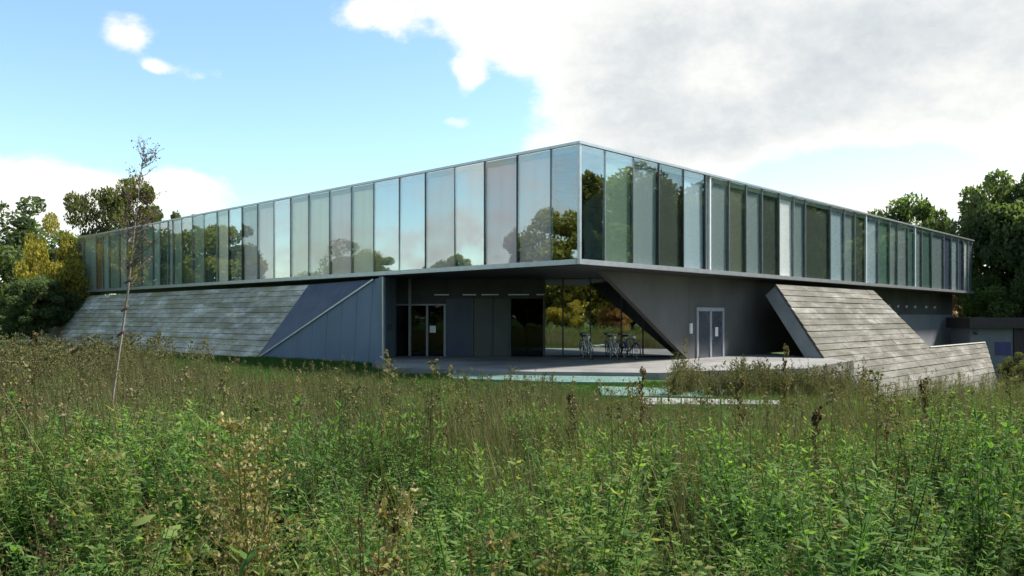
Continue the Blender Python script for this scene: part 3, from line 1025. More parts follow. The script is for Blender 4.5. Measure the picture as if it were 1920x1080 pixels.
# ------------------------------------------------------------------ trees
def tree_mesh(seed, h, rx, rz, trunk_h, n_clump, n_leaf, leaf, airy=0.0, cone=0.0):
    g = np.random.default_rng(seed)
    # limbs
    tm = MB()
    tm.tube([(0, 0, -0.3), (0.05, 0.02, trunk_h * 0.5), (0.0, 0.08, trunk_h), (0.1, 0, h * 0.75), (0.05, 0, h * 0.93)],
            [0.045 * h * 0.55, 0.034 * h * 0.55, 0.03 * h * 0.55, 0.014 * h * 0.55, 0.02], 8)
    cz = h - rz
    C_, rad = [], []
    while len(C_) < n_clump:
        p = g.uniform(-1, 1, 3)
        l = np.linalg.norm(p)
        if l > 1 or l < 0.35:
            continue
        p = p * (1 + 0.18 * math.sin(3 * math.atan2(p[1], p[0]) + seed) + g.normal(0, 0.07))
        s = 1 - cone * max(0, p[2])
        C_.append((p[0] * rx * s, p[1] * rx * s, cz + p[2] * rz))
        rad.append(g.uniform(0.16, 0.3) * rx * (1 - 0.3 * airy))
    C_ = np.array(C_); rad = np.array(rad)
    for c in C_[:: max(1, n_clump // 26)]:
        z0 = trunk_h * g.uniform(0.75, 1.3)
        z0 = min(z0, c[2] - 0.2)
        m_ = (np.array([0, 0, z0]) * 0.5 + c * 0.5) + np.array([0, 0, 0.06 * h])
        tm.tube([(0, 0, z0), tuple(m_), tuple(c)], [0.013 * h * 0.6, 0.009 * h * 0.6, 0.012], 5)
    idx = g.integers(0, n_clump, n_leaf)
    u = g.normal(size=(n_leaf, 3)); u /= np.linalg.norm(u, axis=1)[:, None]
    rr = g.uniform(0.45 - 0.2 * airy, 1.05, n_leaf) ** 0.7
    pos = C_[idx] + u * (rad[idx] * rr)[:, None] * np.array([1, 1, 0.72])
    a = g.normal(size=(n_leaf, 3)) + u * 0.3; a /= np.linalg.norm(a, axis=1)[:, None]
    b = np.cross(a, g.normal(size=(n_leaf, 3))); b /= np.linalg.norm(b, axis=1)[:, None]
    sz = leaf * g.uniform(0.6, 1.25, n_leaf)[:, None]
    v = np.stack([pos - a * sz, pos + b * sz * 0.55, pos + a * sz, pos - b * sz * 0.55], 1).reshape(-1, 3)
    q = np.arange(n_leaf * 4).reshape(-1, 4)
    ct = g.uniform(0.15, 0.85, n_clump)
    tint = np.clip(ct[idx] * 0.6 + 0.2 + g.normal(0, 0.12, n_leaf), 0, 1)
    crown = quad_mesh('crown', v, q, tint, M['crown'])
    trunk = tm.mesh('trunk', M['bark'], True)
    return crown, trunk


TREES = {
    'broad': tree_mesh(11, 10, 4.2, 4.3, 2.4, 85, 26000, 0.17),
    'round': tree_mesh(12, 10, 4.6, 3.8, 3.0, 70, 24000, 0.17),
    'airy': tree_mesh(13, 10, 3.8, 3.9, 3.2, 60, 12000, 0.15, airy=1.0),
    'tall': tree_mesh(14, 10, 2.9, 4.7, 1.8, 80, 22000, 0.15, cone=0.35),
    'bush': tree_mesh(15, 10, 5.6, 4.9, 0.8, 80, 22000, 0.20),
}


def tree(kind, x, y, h, color, label, group=None, cat='tree', wide=1.0, rot=None, z=None):
    crown, trunk = TREES[kind]
    o = empty(cat, (x, y, float(gz(x, y)) if z is None else z), rot if rot is not None else random.uniform(0, 6.28))
    k = h / 10
    o.scale = (k * wide, k * wide, k)
    link('trunk', trunk, o)
    c = link('crown', crown, o)
    c.color = (*color, 1)
    tag(o, label, cat, group)
    return o


DK = (0.078, 0.106, 0.052); OL = (0.11, 0.115, 0.05); YE = (0.26, 0.22, 0.045); MG = (0.072, 0.105, 0.038); YG = (0.17, 0.18, 0.05)


GD = (0.34, 0.30, 0.07)


def tpx(px, y):
    return (px - 960) / F * y


# left, seen past the end of the building
tree('bush', tpx(10, 66), 66, 10.4, DK, 'dark green tree at the far left edge of the picture')
tree('broad', tpx(-95, 60), 60, 10.2, DK, 'dark tree cut by the left picture edge', wide=1.1)
tree('bush', tpx(105, 57), 57, 8.0, (0.25, 0.215, 0.05), 'yellowing autumn tree beside the left end of the glass storey', wide=0.5)
tree('broad', tpx(60, 54), 54, 4.6, DK, 'low dark green tree below the yellowing one at the left', wide=1.15)
tree('broad', tpx(140, 74), 74, 9.6, MG, 'green tree between the yellowing tree and the olive tree', wide=0.9)
tree('round', tpx(232, 80), 80, 14.9, OL, 'tall olive brown tree rising over the left end of the roof', wide=0.6)
tree('airy', tpx(345, 92), 92, 14.6, OL, 'small olive treetop just above the roof right of the birch sapling', wide=0.5)
tree('bush', tpx(140, 57), 57, 4.2, DK, 'dark shrubby tree against the left end of the concrete slope', wide=0.8)
# right, behind the far end of the right front
tree('round', tpx(1685, 80), 80, 15.4, MG, 'green tree behind the roof near the right end', wide=0.72)
tree('broad', tpx(1765, 76), 76, 14.2, DK, 'darker narrow tree right of the green tree behind the roof', wide=0.45)
tree('broad', tpx(1893, 64), 64, 15.6, DK, 'big dark tree at the right edge of the picture', wide=0.72)
tree('bush', tpx(1905, 60), 60, 6.6, MG, 'lower green tree under the big dark tree at the right edge', wide=0.8, z=-0.6)
tree('airy', tpx(1805, 70), 70, 10.2, (0.22, 0.14, 0.11), 'small reddish thin tree between roof end and big dark tree', wide=0.5)
tree('broad', tpx(2010, 62), 62, 16.0, DK, 'dark tree beyond the right picture edge', wide=0.9)
tree('airy', tpx(1905, 62), 62, 6.8, (0.20, 0.125, 0.115), 'reddish brown thin shrub behind the annex roof at the right edge', cat='shrub', wide=1.0)
tree('bush', tpx(1905, 49), 49, 1.9, (0.10, 0.105, 0.05), 'low green shrub at the foot of the annex', cat='shrub', wide=1.0)
# trees around the meadow outside the frame: the glass fronts mirror them
for i, (k, x, y, h, c) in enumerate([
        ('broad', -62, 58, 12, YG), ('round', -78, 44, 10, YG), ('broad', -92, 33, 10.5, YG), ('bush', -84, 20, 8.5, YG), ('round', -66, 12, 9.0, OL),
        ('broad', -38, 22, 11.0, YG), ('tall', -35, 17, 10.0, MG), ('bush', -100, 50, 12, YG), ('bush', -56, 66, 12, YG), ('bush', -74, 30, 5.5, YG)]):
    tree(k, x, y, h, c, 'tree left of the frame, seen only mirrored in the left glass front', 'trees mirrored in the left front')
for i, (k, x, y, h, c) in enumerate([
        ('broad', 46, 31, 12.5, MG), ('round', 52, 39, 18, OL), ('broad', 56, 48, 19, MG), ('tall', 44, 24, 11, YG), ('broad', 60, 57, 20, OL),
        ('bush', 50, 20, 11, DK), ('round', 66, 66, 20, MG), ('bush', 48, 44, 11, OL), ('bush', 54, 53, 12, MG), ('broad', 64, 40, 18, DK)]):
    tree(k, x, y, h, c, 'tree right of the frame, seen only mirrored in the right glass front', 'trees mirrored in the right front')
for i, (k, x, y, h, c) in enumerate([
        ('bush', -8, -32, 11, YG), ('bush', 1, -33, 14, GD), ('bush', 6, -31, 13, GD), ('bush', 11, -33, 14, GD), ('bush', 17, -34, 13, GD),
        ('broad', -18, -34, 12, MG), ('bush', 27, -34, 11, YG), ('bush', 4, -25, 3.2, (0.28, 0.16, 0.07)), ('bush', 9, -25, 3.0, (0.28, 0.16, 0.07)),
        ('bush', -2, -26, 4.2, YE), ('bush', -13, -29, 5, MG), ('bush', -24, -31, 9, MG), ('bush', 14, -26, 3.6, (0.26, 0.16, 0.06))]):
    tree(k, x, y, h, c, 'tree behind the viewer, seen only mirrored in the dark recess glass', 'trees mirrored in the recess')


# ------------------------------------------------------------------ birch sapling
def build_sapling():
    Y = 14.0
    P = lambda px, py, dy=0.0: Vector(((px - 960) / F * (Y + dy), Y + dy, CAMZ + (HY - py) / F * (Y + dy)))
    o = empty('birch_sapling', (P(206, 800).x, Y, 0))
    base = Vector(o.location)
    L_ = lambda v: v - base
    stem = [P(206, 812), P(212, 740), P(222, 670), P(231, 610), P(240, 545), P(247, 480), P(253, 420), P(260, 360), P(266, 310), P(270, 280)]
    pts = [L_(p) for p in stem]
    MB().tube(pts, [0.022, 0.021, 0.020, 0.019, 0.017, 0.015, 0.012, 0.008, 0.005, 0.002], 8).build('trunk', M['birch_bark'], o, True)
    g = np.random.default_rng(5)
    mb = MB(); lv, lt = [], []
    for k in range(90):
        t = g.uniform(0.45, 0.99)
        i = min(int(t * 9), 8); p = pts[i].lerp(pts[i + 1], t * 9 - i)
        a = g.uniform(0, 6.28); l = g.uniform(0.25, 0.75) * (1.25 - 0.75 * t)
        d = Vector((math.cos(a) * 0.8 + 0.35, math.sin(a) * 0.8, g.uniform(0.4, 1.1))).normalized()
        e = p + d * l; m_ = p + d * l * 0.5 + Vector((0, 0, -0.03))
        mb.tube([p, m_, e], [0.006, 0.004, 0.002], 4)
        for s in range(3):
            d2 = (d + Vector(g.normal(0, 0.5, 3))).normalized()
            q0 = p.lerp(e, g.uniform(0.4, 0.9)); q1 = q0 + d2 * l * 0.35
            mb.tube([q0, q1], [0.003, 0.0015], 3)
            for _ in range(2):
                c = np.array(q0.lerp(q1, g.uniform(0.2, 1.1))) + g.normal(0, 0.02, 3)
                a1 = g.normal(size=3); a1 /= np.linalg.norm(a1)
                b1 = np.cross(a1, g.normal(size=3)); b1 /= np.linalg.norm(b1)
                sz = g.uniform(0.013, 0.026)
                lv += [c - a1 * sz, c + b1 * sz * 0.6, c + a1 * sz, c - b1 * sz * 0.6]
                lt.append(g.uniform(0, 1))
    mb.build('twigs', M['twig'], o)
    c = link('leaves', quad_mesh('leaves', np.array(lv), np.arange(len(lv)).reshape(-1, 4), np.array(lt), M['sap_leaf']), o)
    # dark knots and stubs along the stem
    for t in (0.30, 0.38, 0.47, 0.52):
        i = int(t * 9); p = pts[i].lerp(pts[i + 1], t * 9 - i)
        MB().tube([p + Vector((-0.07, -0.01, -0.01)), p + Vector((0, 0, 0.03)), p + Vector((0.06, 0, 0.09))], [0.015, 0.03, 0.01], 6).build('knot', M['twig'], o, True)
    tag(o, 'thin leaning white barked birch sapling with bare twigs in the meadow at left', 'sapling')


build_sapling()


# ------------------------------------------------------------------ weeds
def leaves_arr(base, d, side, length, width, fold, droop):
    """folded leaves; arrays of n -> verts (n,5,3) as b,l,m,r,t"""
    up = np.cross(side, d)
    tip = base + d * length[:, None] - np.array([0, 0, 1]) * (droop * length)[:, None]
    mid = base + d * (length * 0.45)[:, None]
    l = mid + side * (width / 2)[:, None] + up * (fold * width)[:, None]
    r = mid - side * (width / 2)[:, None] + up * (fold * width)[:, None]
    return base, l, mid, r, tip


def weed_proto(seed, h, n_stem, n_leaf, ll, lw, spread, tint, tint_sd, two=True, top_tint=None, leaf_from=0.15, up=0.5, stem_tint=None, whorl=0):
    """a bushy weed: stems with folded leaves.  returns verts, quads, tint"""
    g = np.random.default_rng(seed)
    V, Q, T = [], [], []
    nv = 0
    for s in range(n_stem):
        a = g.uniform(0, 6.28)
        hh = h * g.uniform(0.7, 1.05)
        sp = spread * g.uniform(0.2, 1.0)
        bend = np.array([math.cos(a), math.sin(a), 0]) * sp
        b0 = np.array([math.cos(a), math.sin(a), 0]) * 0.03 * g.uniform(0, 1)
        f = np.linspace(0, 1, 4)
        pts = b0 + np.outer(f ** 1.4, bend) + np.outer(f, [0, 0, hh])
        w = 0.0034 * h
        for k in range(3):           # flat stem made of two crossed strips would double the count; one strip is enough
            for sx in ((1, 0, 0), (0, 1, 0)):
                sx = np.array(sx)
                V.append(np.array([pts[k] - sx * w, pts[k] + sx * w, pts[k + 1] + sx * w * 0.6, pts[k + 1] - sx * w * 0.6]))
                Q.append(np.array([[0, 1, 2, 3]]) + nv); nv += 4
                T.append([stem_tint if stem_tint is not None else tint - 0.05])
        n = n_leaf
        t = np.sort(g.uniform(leaf_from, 1.0, n))
        base = b0 + np.outer(t ** 1.4, bend) + np.outer(t, [0, 0, hh])
        az = np.arange(n) * 2.4 + g.normal(0, 0.4, n)
        el = up * (0.6 + 0.9 * t) + g.normal(0, 0.25, n)
        d = np.stack([np.cos(az) * np.cos(el), np.sin(az) * np.cos(el), np.sin(el)], -1)
        side = np.stack([-np.sin(az), np.cos(az), np.zeros(n)], -1) + g.normal(0, 0.25, (n, 3))
        side /= np.linalg.norm(side, axis=1)[:, None]
        L_ = ll * g.uniform(0.65, 1.2, n) * (1.1 - 0.55 * t)
        W_ = L_ * lw * g.uniform(0.8, 1.2, n)
        b, l, m_, r, tp = leaves_arr(base, d, side, L_, W_, g.uniform(0.05, 0.35, n), g.uniform(0.0, 0.3, n))
        tn = tint + g.normal(0, tint_sd, n)
        if top_tint is not None:
            tn = tn + (top_tint - tint) * np.clip((t - 0.5) * 2, 0, 1)
        if two == 'shaped':
            up_ = np.cross(side, d)
            rows = []
            fold = g.uniform(0.05, 0.3, n); curl = g.uniform(0.05, 0.35, n)
            for tt, ww in ((0.0, 0.05), (0.18, 0.72), (0.45, 1.0), (0.75, 0.62), (1.0, 0.03)):
                c = b + d * (L_ * tt)[:, None] - np.array([0, 0, 1]) * (curl * L_ * tt * tt)[:, None]
                wv = side * (W_ / 2 * ww)[:, None] + up_ * (fold * W_ * ww)[:, None]
                wr = -side * (W_ / 2 * ww)[:, None] + up_ * (fold * W_ * ww)[:, None]
                rows += [c + wv, c, c + wr]
            vv = np.stack(rows, 1).reshape(-1, 3)
            k = np.arange(n)[:, None] * 15
            qq = np.concatenate([k + np.array([[3 * r + e, 3 * r + e + 1, 3 * r + e + 4, 3 * r + e + 3]]) for r in range(4) for e in (0, 1)])
            V.append(vv); Q.append(qq + nv); nv += len(vv); T.append(np.tile(tn, 8))
        elif two:
            vv = np.stack([b, l, tp, m_, r], 1).reshape(-1, 3)
            k = np.arange(n)[:, None] * 5
            qq = np.concatenate([k + np.array([[0, 3, 2, 1]]), k + np.array([[0, 4, 2, 3]])])
            V.append(vv); Q.append(qq + nv); nv += len(vv); T.append(np.concatenate([tn, tn]))
        else:
            vv = np.stack([b, l, tp, r], 1).reshape(-1, 3)
            V.append(vv); Q.append(np.arange(n * 4).reshape(-1, 4) + nv); nv += len(vv); T.append(tn)
    return np.concatenate(V), np.concatenate(Q), np.clip(np.concatenate(T), 0, 1)


def grass_proto(seed, h, n, w, tint, sd, lean=0.5, seg=2):
    g = np.random.default_rng(seed)
    V, Q, T = [], [], []
    nv = 0
    for k in range(n):
        a = g.uniform(0, 6.28); hh = h * g.uniform(0.5, 1.1)
        b0 = np.array([g.normal(0, 0.06), g.normal(0, 0.06), 0])
        d = np.array([math.cos(a), math.sin(a), 0]) * lean * hh * g.uniform(0.2, 1)
        s = np.array([-math.sin(a + g.normal(0, .7)), math.cos(a), 0]) * w
        f = np.linspace(0, 1, seg + 1)
        pts = b0 + np.outer(f ** 2, d) + np.outer(f, [0, 0, hh])
        tn = tint + g.normal(0, sd)
        for i in range(seg):
            w0, w1 = 1 - f[i] * 0.9, 1 - f[i + 1] * 0.9
            V.append(np.array([pts[i] - s * w0, pts[i] + s * w0, pts[i + 1] + s * w1, pts[i + 1] - s * w1]))
            Q.append(np.array([[0, 1, 2, 3]]) + nv); nv += 4
            T.append([tn])
    return np.concatenate(V), np.concatenate(Q), np.clip(np.concatenate(T), 0, 1)


def stalk_proto(seed, h, n_branch, n_seed, tint, size=0.012, spread=0.12, start=0.55):
    """a dry flowering stalk: stem, short upright branches, little seed heads"""
    g = np.random.default_rng(seed)
    V, Q, T = [], [], []
    nv = 0

    def strip(p, q, w0, w1, t):
        nonlocal nv
        for sx in ((1, 0, 0), (0, 1, 0)):
            sx = np.array(sx)
            V.append(np.array([p - sx * w0, p + sx * w0, q + sx * w1, q - sx * w1]))
            Q.append(np.array([[0, 1, 2, 3]]) + nv); nv += 4; T.append([t])
    top = np.array([g.normal(0, 0.05), g.normal(0, 0.05), h])
    strip(np.zeros(3), top, 0.006, 0.002, tint)
    for k in range(n_branch):
        f = g.uniform(start, 1.0)
        p = top * f
        a = g.uniform(0, 6.28)
        q = p + np.array([math.cos(a) * spread, math.sin(a) * spread, 0.14]) * g.uniform(0.5, 1.2) * (1.35 - f)
        strip(p, q, 0.002, 0.001, tint)
        n = n_seed
        pos = p + (q - p) * g.uniform(0.15, 1.1, n)[:, None] + g.normal(0, 0.008, (n, 3))
        aa = g.normal(size=(n, 3)); aa /= np.linalg.norm(aa, axis=1)[:, None]
        bb = np.cross(aa, g.normal(size=(n, 3))); bb /= np.linalg.norm(bb, axis=1)[:, None]
        s = size * g.uniform(0.6, 1.5, n)[:, None]
        V.append(np.stack([pos - aa * s, pos + bb * s * 0.7, pos + aa * s, pos - bb * s * 0.7], 1).reshape(-1, 3))
        Q.append(np.arange(n * 4).reshape(-1, 4) + nv); nv += n * 4
        T.append(np.clip(tint + g.normal(0, 0.2, n), 0, 1))
    return np.concatenate(V), np.concatenate(Q), np.clip(np.concatenate(T), 0, 1)


def merge(ps):
    V, Q, T = [], [], []
    nv = 0
    for v, q, t in ps:
        V.append(v); Q.append(q + nv); T.append(t); nv += len(v)
    return np.concatenate(V), np.concatenate(Q), np.concatenate(T)


def scatter(name, label, cat, protos, xy, size, dt, mat, seed, sink=0.02, sxy=None):
    """plants from prototypes joined into one uncountable mass"""
    g = np.random.default_rng(seed)
    V, Q, T = [], [], []
    nv = 0
    pick = g.integers(0, len(protos), len(xy))
    rot = g.uniform(0, 6.28, len(xy))
    zz = gz(xy[:, 0], xy[:, 1]) - sink
    for k, (pv, pq, pt) in enumerate(protos):
        ii = np.nonzero(pick == k)[0]
        if not len(ii):
            continue
        c, s = np.cos(rot[ii]), np.sin(rot[ii])
        S = size[ii]
        Sx = S if sxy is None else sxy[ii]
        x = pv[None, :, 0] * Sx[:, None]; y = pv[None, :, 1] * Sx[:, None]; z = pv[None, :, 2] * S[:, None]
        X = x * c[:, None] - y * s[:, None] + xy[ii, 0][:, None]
        Yy = x * s[:, None] + y * c[:, None] + xy[ii, 1][:, None]
        V.append(np.stack([X, Yy, z + zz[ii][:, None]], -1).reshape(-1, 3))
        Q.append((pq[None] + (np.arange(len(ii)) * len(pv))[:, None, None]).reshape(-1, 4) + nv)
        T.append(np.clip(pt[None] + dt[ii][:, None], 0, 1).ravel())
        nv += len(ii) * len(pv)
    me = quad_mesh(name, np.concatenate(V), np.concatenate(Q), np.concatenate(T), mat)
    o = link(name, me)
    tag(o, label, cat, kind='stuff')
    return o


def value_noise(x, y, scale, seed):
    g = np.random.default_rng(seed)
    T = g.uniform(0, 1, (64, 64))
    u, v = x / scale + 32, y / scale + 32
    i, j = np.floor(u).astype(int), np.floor(v).astype(int)
    fu, fv = u - i, v - j
    fu, fv = fu * fu * (3 - 2 * fu), fv * fv * (3 - 2 * fv)
    i0, i1, j0, j1 = i % 64, (i + 1) % 64, j % 64, (j + 1) % 64
    return (T[i0, j0] * (1 - fu) + T[i1, j0] * fu) * (1 - fv) + (T[i0, j1] * (1 - fu) + T[i1, j1] * fu) * fv


def field(n_per_m2, y0, y1, seed, half=0.78, margin=1.2, keep=None):
    g = np.random.default_rng(seed)
    w = half * y1 + margin
    n = int(n_per_m2 * (y1 - y0) * 2 * w)
    x = g.uniform(-w, w, n); y = g.uniform(y0, y1, n)
    k = np.abs(x) < half * y + margin
    if keep is not None:
        k &= keep(x, y, g)
    return np.stack([x[k], y[k]], -1)


def meadow_end(x):
    """depth at which the tall meadow stops before the lawn and the steps"""
    return 17.2 + 3.6 * smooth(-1.0, -5.5, x) + 4.0 * smooth(-9, -13, x) + 1.2 * smooth(6.5, 12, x) + 0.5 * np.sin(x * 1.3)


def canopy(x, y):
    """height of the leafy mass"""
    h = 1.02 - 0.36 * smooth(5.5, 12.5, y) - 0.12 * smooth(12, 17, y)
    h = h + 0.28 * smooth(-5.5, -9.5, x) * smooth(10, 17, y)
    r = x / np.maximum(y, 1.0)      # lower growth before the steps
    h = h * (1 - 0.38 * smooth(0.03, 0.10, r) * smooth(0.42, 0.33, r) * smooth(8.5, 13, y))
    h = h * (0.80 + 0.45 * value_noise(x, y, 1.1, 3))
    return h


# near leafy weeds
near = [weed_proto(20 + k, 1.0, 11, 40, 0.10, 0.34, 0.46, 0.46, 0.11, True, 0.66, up=0.3) for k in range(4)]
near += [weed_proto(30 + k, 1.0, 11, 40, 0.085, 0.50, 0.42, 0.36, 0.10, True, 0.58, up=0.2) for k in range(3)]
near += [weed_proto(40 + k, 0.95, 12, 48, 0.09, 0.24, 0.44, 0.54, 0.12, True, 0.72, up=0.4) for k in range(3)]
near += [weed_proto(45, 0.8, 9, 24, 0.13, 0.40, 0.4, 0.50, 0.10, 'shaped', 0.66, up=0.25)]
xy = field(9, 1.7, 7.8, 1)
vn = value_noise(xy[:, 0], xy[:, 1], 0.8, 11)
v2 = value_noise(xy[:, 0], xy[:, 1], 0.55, 21)
scatter('leafy_weeds', 'dense leafy green weeds filling the foreground of the meadow', 'weeds', near, xy,
        canopy(xy[:, 0], xy[:, 1]) * (0.5 + 0.72 * v2) * rng.uniform(0.85, 1.1, len(xy)), (vn - 0.45) * 0.62 + rng.normal(0, 0.06, len(xy)), M['weed'], 2)
mid_p = [weed_proto(50 + k, 1.0, 6, 18, 0.15, 0.27, 0.28, 0.42, 0.12, False, 0.6) for k in range(4)]
mid_p += [weed_proto(60 + k, 1.0, 6, 20, 0.12, 0.34, 0.26, 0.36, 0.12, False, 0.5) for k in range(3)]
keep_m = lambda x, y, g: (y < meadow_end(x)) & (value_noise(x, y, 1.7, 5) > 0.30 + 0.035 * (y - 7))
xy = field(13, 7.2, 24, 3, keep=keep_m)
vn = value_noise(xy[:, 0], xy[:, 1], 1.6, 12)
scatter('meadow_weeds', 'lower green weeds in the middle of the meadow', 'weeds', mid_p, xy,
        canopy(xy[:, 0], xy[:, 1]) * rng.uniform(0.7, 1.05, len(xy)), (vn - 0.5) * 0.3 - 0.04 + rng.normal(0, 0.05, len(xy)), M['weed'], 4)
# olive brown grasses and seeding stalks between them
gr = [grass_proto(70 + k, 1.0, 16, 0.006, 0.45, 0.22, 0.45) for k in range(4)]
keep_g = lambda x, y, g: (y < meadow_end(x) + 0.8) & (g.uniform(0, 1, len(x)) < 0.15 + 0.85 * smooth(5.5, 10, y))
xy = field(26, 4.5, 24, 6, keep=keep_g)
vn = value_noise(xy[:, 0], xy[:, 1], 2.0, 13)
scatter('meadow_grass', 'tall olive brown meadow grass behind the leafy weeds', 'grass', gr, xy,
        canopy(xy[:, 0], xy[:, 1]) * rng.uniform(0.7, 1.25, len(xy)), (vn - 0.5) * 0.7, M['olive_weed'], 7)
st = [stalk_proto(80 + k, 1.0, 9, 7, 0.5, 0.011) for k in range(4)]
xy = field(7, 6.0, 24, 8, keep=keep_g)
vn = value_noise(xy[:, 0], xy[:, 1], 2.4, 14)
scatter('seeding_stalks', 'haze of brown seeding stalks standing above the meadow', 'weeds', st, xy,
        canopy(xy[:, 0], xy[:, 1]) * rng.uniform(1.0, 1.5, len(xy)), (vn - 0.5) * 0.7, M['olive_weed'], 9)
# dead and bent stalks tangled into the leafy foreground
dd = [merge([stalk_proto(300 + k, 1.0, 34, 9, 0.45, 0.009, 0.24, 0.3), grass_proto(310 + k, 0.95, 9, 0.0035, 0.5, 0.25, 0.9, 3)]) for k in range(5)]
dd += [grass_proto(320 + k, 0.95, 14, 0.004, 0.6, 0.25, 1.1, 3) for k in range(3)]
xy = field(2.6, 2.2, 9.0, 18, keep=lambda x, y, g: value_noise(x, y, 0.9, 51) > g.uniform(0.3, 0.7, len(x)))
scatter('withered_stalks', 'dead and bent brown stalks tangled among the foreground weeds', 'weeds', dd, xy,
        canopy(xy[:, 0], xy[:, 1]) * rng.uniform(0.75, 1.12, len(xy)), rng.normal(0, 0.2, len(xy)), M['dry'], 19)
# rank growth at the foot of the terrace wall and the brown thicket at the left
g_ = np.random.default_rng(33)
n_ = 900
yy = g_.uniform(19.5, 24.5, n_)
xx = yy * (g_.uniform(1255, 1640, n_) - 960) / F
kk = value_noise(xx, yy, 0.9, 41) > g_.uniform(0.25, 0.75, n_)
xy = np.stack([xx[kk], yy[kk]], -1)
tall = [merge([stalk_proto(120 + k, 1.0, 14, 9, 0.45, 0.016, 0.14, 0.3), grass_proto(130 + k, 0.8, 14, 0.008, 0.35, 0.2, 0.35)]) for k in range(4)]
hh = (0.16 + 0.7 * value_noise(xy[:, 0], xy[:, 1], 0.8, 42)) - gz(xy[:, 0], xy[:, 1]) * 0.85
scatter('wall_foot_weeds', 'rank brown green growth at the foot of the terrace wall', 'weeds', tall, xy, hh * g_.uniform(0.6, 1.25, len(xy)), g_.normal(0, 0.2, len(xy)), M['olive_weed'], 34, sxy=np.ones(len(xy)))
n_ = 700
xx = g_.uniform(-21, -9.5, n_); yy = g_.uniform(14, 27, n_)
kk = (xx / yy < -0.40 - 0.06 * g_.uniform(-1, 1, n_))
xy = np.stack([xx[kk], yy[kk]], -1)
thick = [merge([stalk_proto(140 + k, 1.0, 18, 10, 0.4, 0.018, 0.2, 0.25), weed_proto(150 + k, 0.85, 5, 14, 0.1, 0.3, 0.2, 0.35, 0.2, False, 0.6)]) for k in range(4)]
scatter('brown_thicket', 'brown thicket of withered growth at the left of the meadow', 'weeds', thick, xy, g_.uniform(0.85, 1.45, len(xy)), g_.normal(0, 0.2, len(xy)), M['olive_weed'], 35)
# lawn between meadow and building
lw = [grass_proto(90 + k, 0.09, 12, 0.005, 0.5, 0.2, 0.7, 1) for k in range(3)]


def keep_l(x, y, g):
    d = (x - CX) * UR.x + (y - CY) * UR.y            # behind the left front?
    ok = (y > meadow_end(x) - 0.6) & (d < -0.2)
    return ok & ~((x > -5.6) & (y > 25.0 - 0.0) & (y > 30.6 - (x + 5.3) * 0.9)) & (x < 9)


xy = field(60, 16.5, 36, 15, half=0.6, margin=0.5, keep=keep_l)
scatter('lawn_grass', 'short green lawn between the meadow and the building', 'grass', lw, xy, rng.uniform(0.7, 1.5, len(xy)), rng.normal(0, 0.15, len(xy)), M['grass'], 16, 0.01)


# ---- individual plants that stand out
def plant(name, proto, px, y, h, mat, label, cat, group=None, dt=0.0, sx=None):
    x = (px - 960) / F * y
    v, q, t = proto
    k = h
    me = quad_mesh(name, v * np.array([sx or k, sx or k, k]), q, np.clip(t + dt, 0, 1), mat)
    o = link(name, me, None, (x, y, float(gz(x, y)) - 0.02))
    o.rotation_euler = (0, 0, random.uniform(0, 6.28))
    tag(o, label, cat, group)
    return o


yellow = merge([weed_proto(201, 1.0, 9, 60, 0.06, 0.30, 0.16, 0.5, 0.2, True, 0.72, leaf_from=0.05, up=0.7),
                stalk_proto(202, 1.02, 110, 20, 0.6, 0.007, 0.34, 0.1), stalk_proto(212, 0.93, 80, 18, 0.65, 0.007, 0.4, 0.15)])
plant('tall_weed', yellow, 475, 3.7, 1.46, M['dry'], 'tall yellowing seeding weed at the centre left of the foreground', 'weed', dt=0.05, sx=1.3)
dead = merge([weed_proto(203, 1.0, 8, 40, 0.07, 0.3, 0.2, 0.4, 0.2, True, 0.55, leaf_from=0.1, up=0.4), stalk_proto(204, 1.0, 60, 12, 0.5, 0.012, 0.26, 0.25)])
plant('withered_weed', dead, 700, 3.2, 1.18, M['dry'], 'withered reddish brown weed right of the tall yellowing one', 'weed', sx=1.0)
plant('withered_weed', dead, 905, 3.3, 1.02, M['dry'], 'low withered straw coloured weed near the bottom centre', 'weed', dt=0.1, sx=0.9)
plant('withered_weed', dead, 25, 9.0, 1.25, M['dry'], 'brown withered weed at the left edge of the meadow', 'weed', dt=-0.1)
dark_bush = weed_proto(205, 1.0, 12, 60, 0.09, 0.36, 0.20, 0.18, 0.10, True, 0.3)
plant('dark_weed', dark_bush, 1842, 4.6, 1.36, M['weed'], 'tall dark green bushy weed near the right edge', 'weed', sx=1.1)
bright = weed_proto(206, 1.0, 8, 46, 0.12, 0.22, 0.26, 0.66, 0.06, True, 0.74)
plant('bright_weed', bright, 560, 3.4, 1.02, M['weed'], 'bright yellow green leafy weed beside the tall yellowing weed', 'weed')
plant('bright_weed', bright, 908, 5.6, 1.12, M['weed'], 'bright green leafy weed in the middle of the foreground', 'weed')
plant('bright_weed', bright, 1890, 3.0, 0.88, M['weed'], 'bright green leafy weed in the bottom right corner', 'weed')
plant('bright_weed', bright, 150, 6.4, 1.15, M['weed'], 'bright green leafy weed left of the birch sapling foot', 'weed')
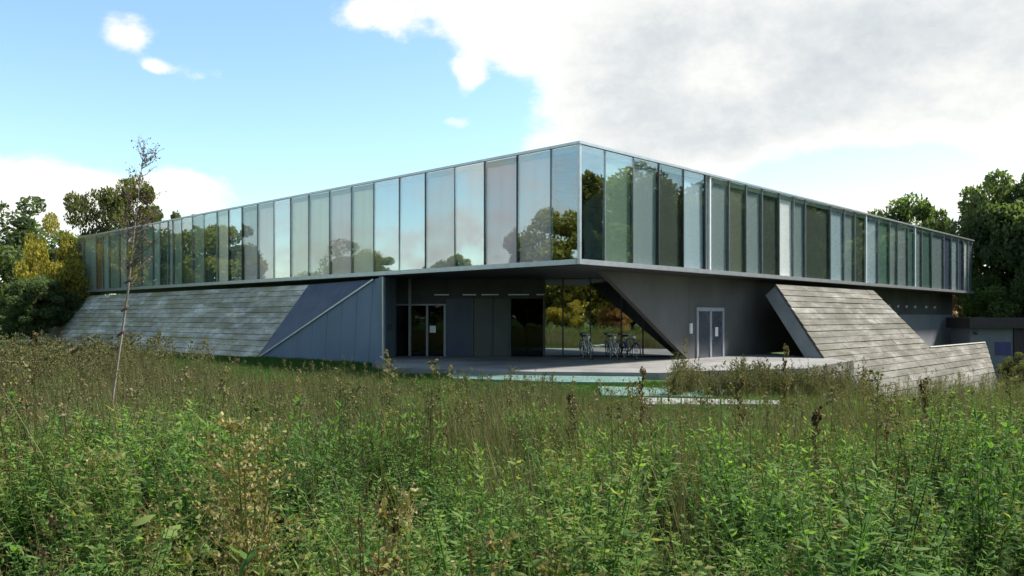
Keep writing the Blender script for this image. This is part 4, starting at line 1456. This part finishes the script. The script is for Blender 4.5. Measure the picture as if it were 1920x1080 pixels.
broad_leaf = weed_proto(207, 0.8, 5, 6, 0.22, 0.5, 0.22, 0.64, 0.06, 'shaped', 0.74, leaf_from=0.4, up=0.5)
plant('broad_leaved_weed', broad_leaf, 335, 4.6, 1.15, M['weed'], 'broad leaved bright weed in the left foreground', 'weed')
plant('broad_leaved_weed', broad_leaf, 1040, 4.0, 1.05, M['weed'], 'broad leaved yellow green weed near the centre of the foreground', 'weed', dt=0.05)
plant('broad_leaved_weed', broad_leaf, 1115, 3.2, 0.95, M['weed'], 'broad leaved yellow green weed low in the foreground right of centre', 'weed', dt=0.05)
spike = stalk_proto(208, 1.0, 30, 16, 0.3, 0.014, 0.10, 0.35)
spike2 = stalk_proto(209, 1.0, 22, 12, 0.45, 0.012, 0.14, 0.45)
for px, y, h, dt, lab in ((1195, 10.5, 1.25, 0.0, 'reddish brown dock spike standing before the teal steps'),
                          (1080, 9.5, 1.05, -0.15, 'dark brown dock spike left of the reddish one before the steps'),
                          (1380, 10.0, 1.2, 0.05, 'brown dock spike rising before the white edging stones'),
                          (1465, 12.5, 1.5, 0.0, 'brown dock spike rising before the dark wall right of the door'),
                          (1527, 7.0, 1.15, -0.25, 'thin dark dock spike before the foot of the right slope'),
                          (1745, 8.8, 1.2, -0.1, 'dark brown dock spike below the lower right slope'),
                          (1285, 15.5, 1.5, 0.1, 'reddish dock spike in front of the white framed double door'),
                          (728, 14.5, 1.35, 0.5, 'yellow green flowering spike before the corner of the blue flank'),
                          (845, 13.0, 1.15, 0.35, 'pale flowering spike before the left part of the terrace'),
                          (560, 12.0, 1.2, 0.2, 'olive flowering spike before the blue metal flank'),
                          (420, 11.5, 1.25, 0.25, 'olive flowering spike before the left concrete slope'),
                          (60, 15.0, 1.6, -0.1, 'dark brown dock spike at the far left of the meadow'),
                          (1620, 11.0, 1.25, 0.1, 'brown dock spike below the right concrete slope')):
    plant('dock_spike', spike if dt <= 0.05 else spike2, px, y, h, M['dry'], lab, 'dock plant', 'dock spikes above the meadow', dt=dt, sx=1.0)
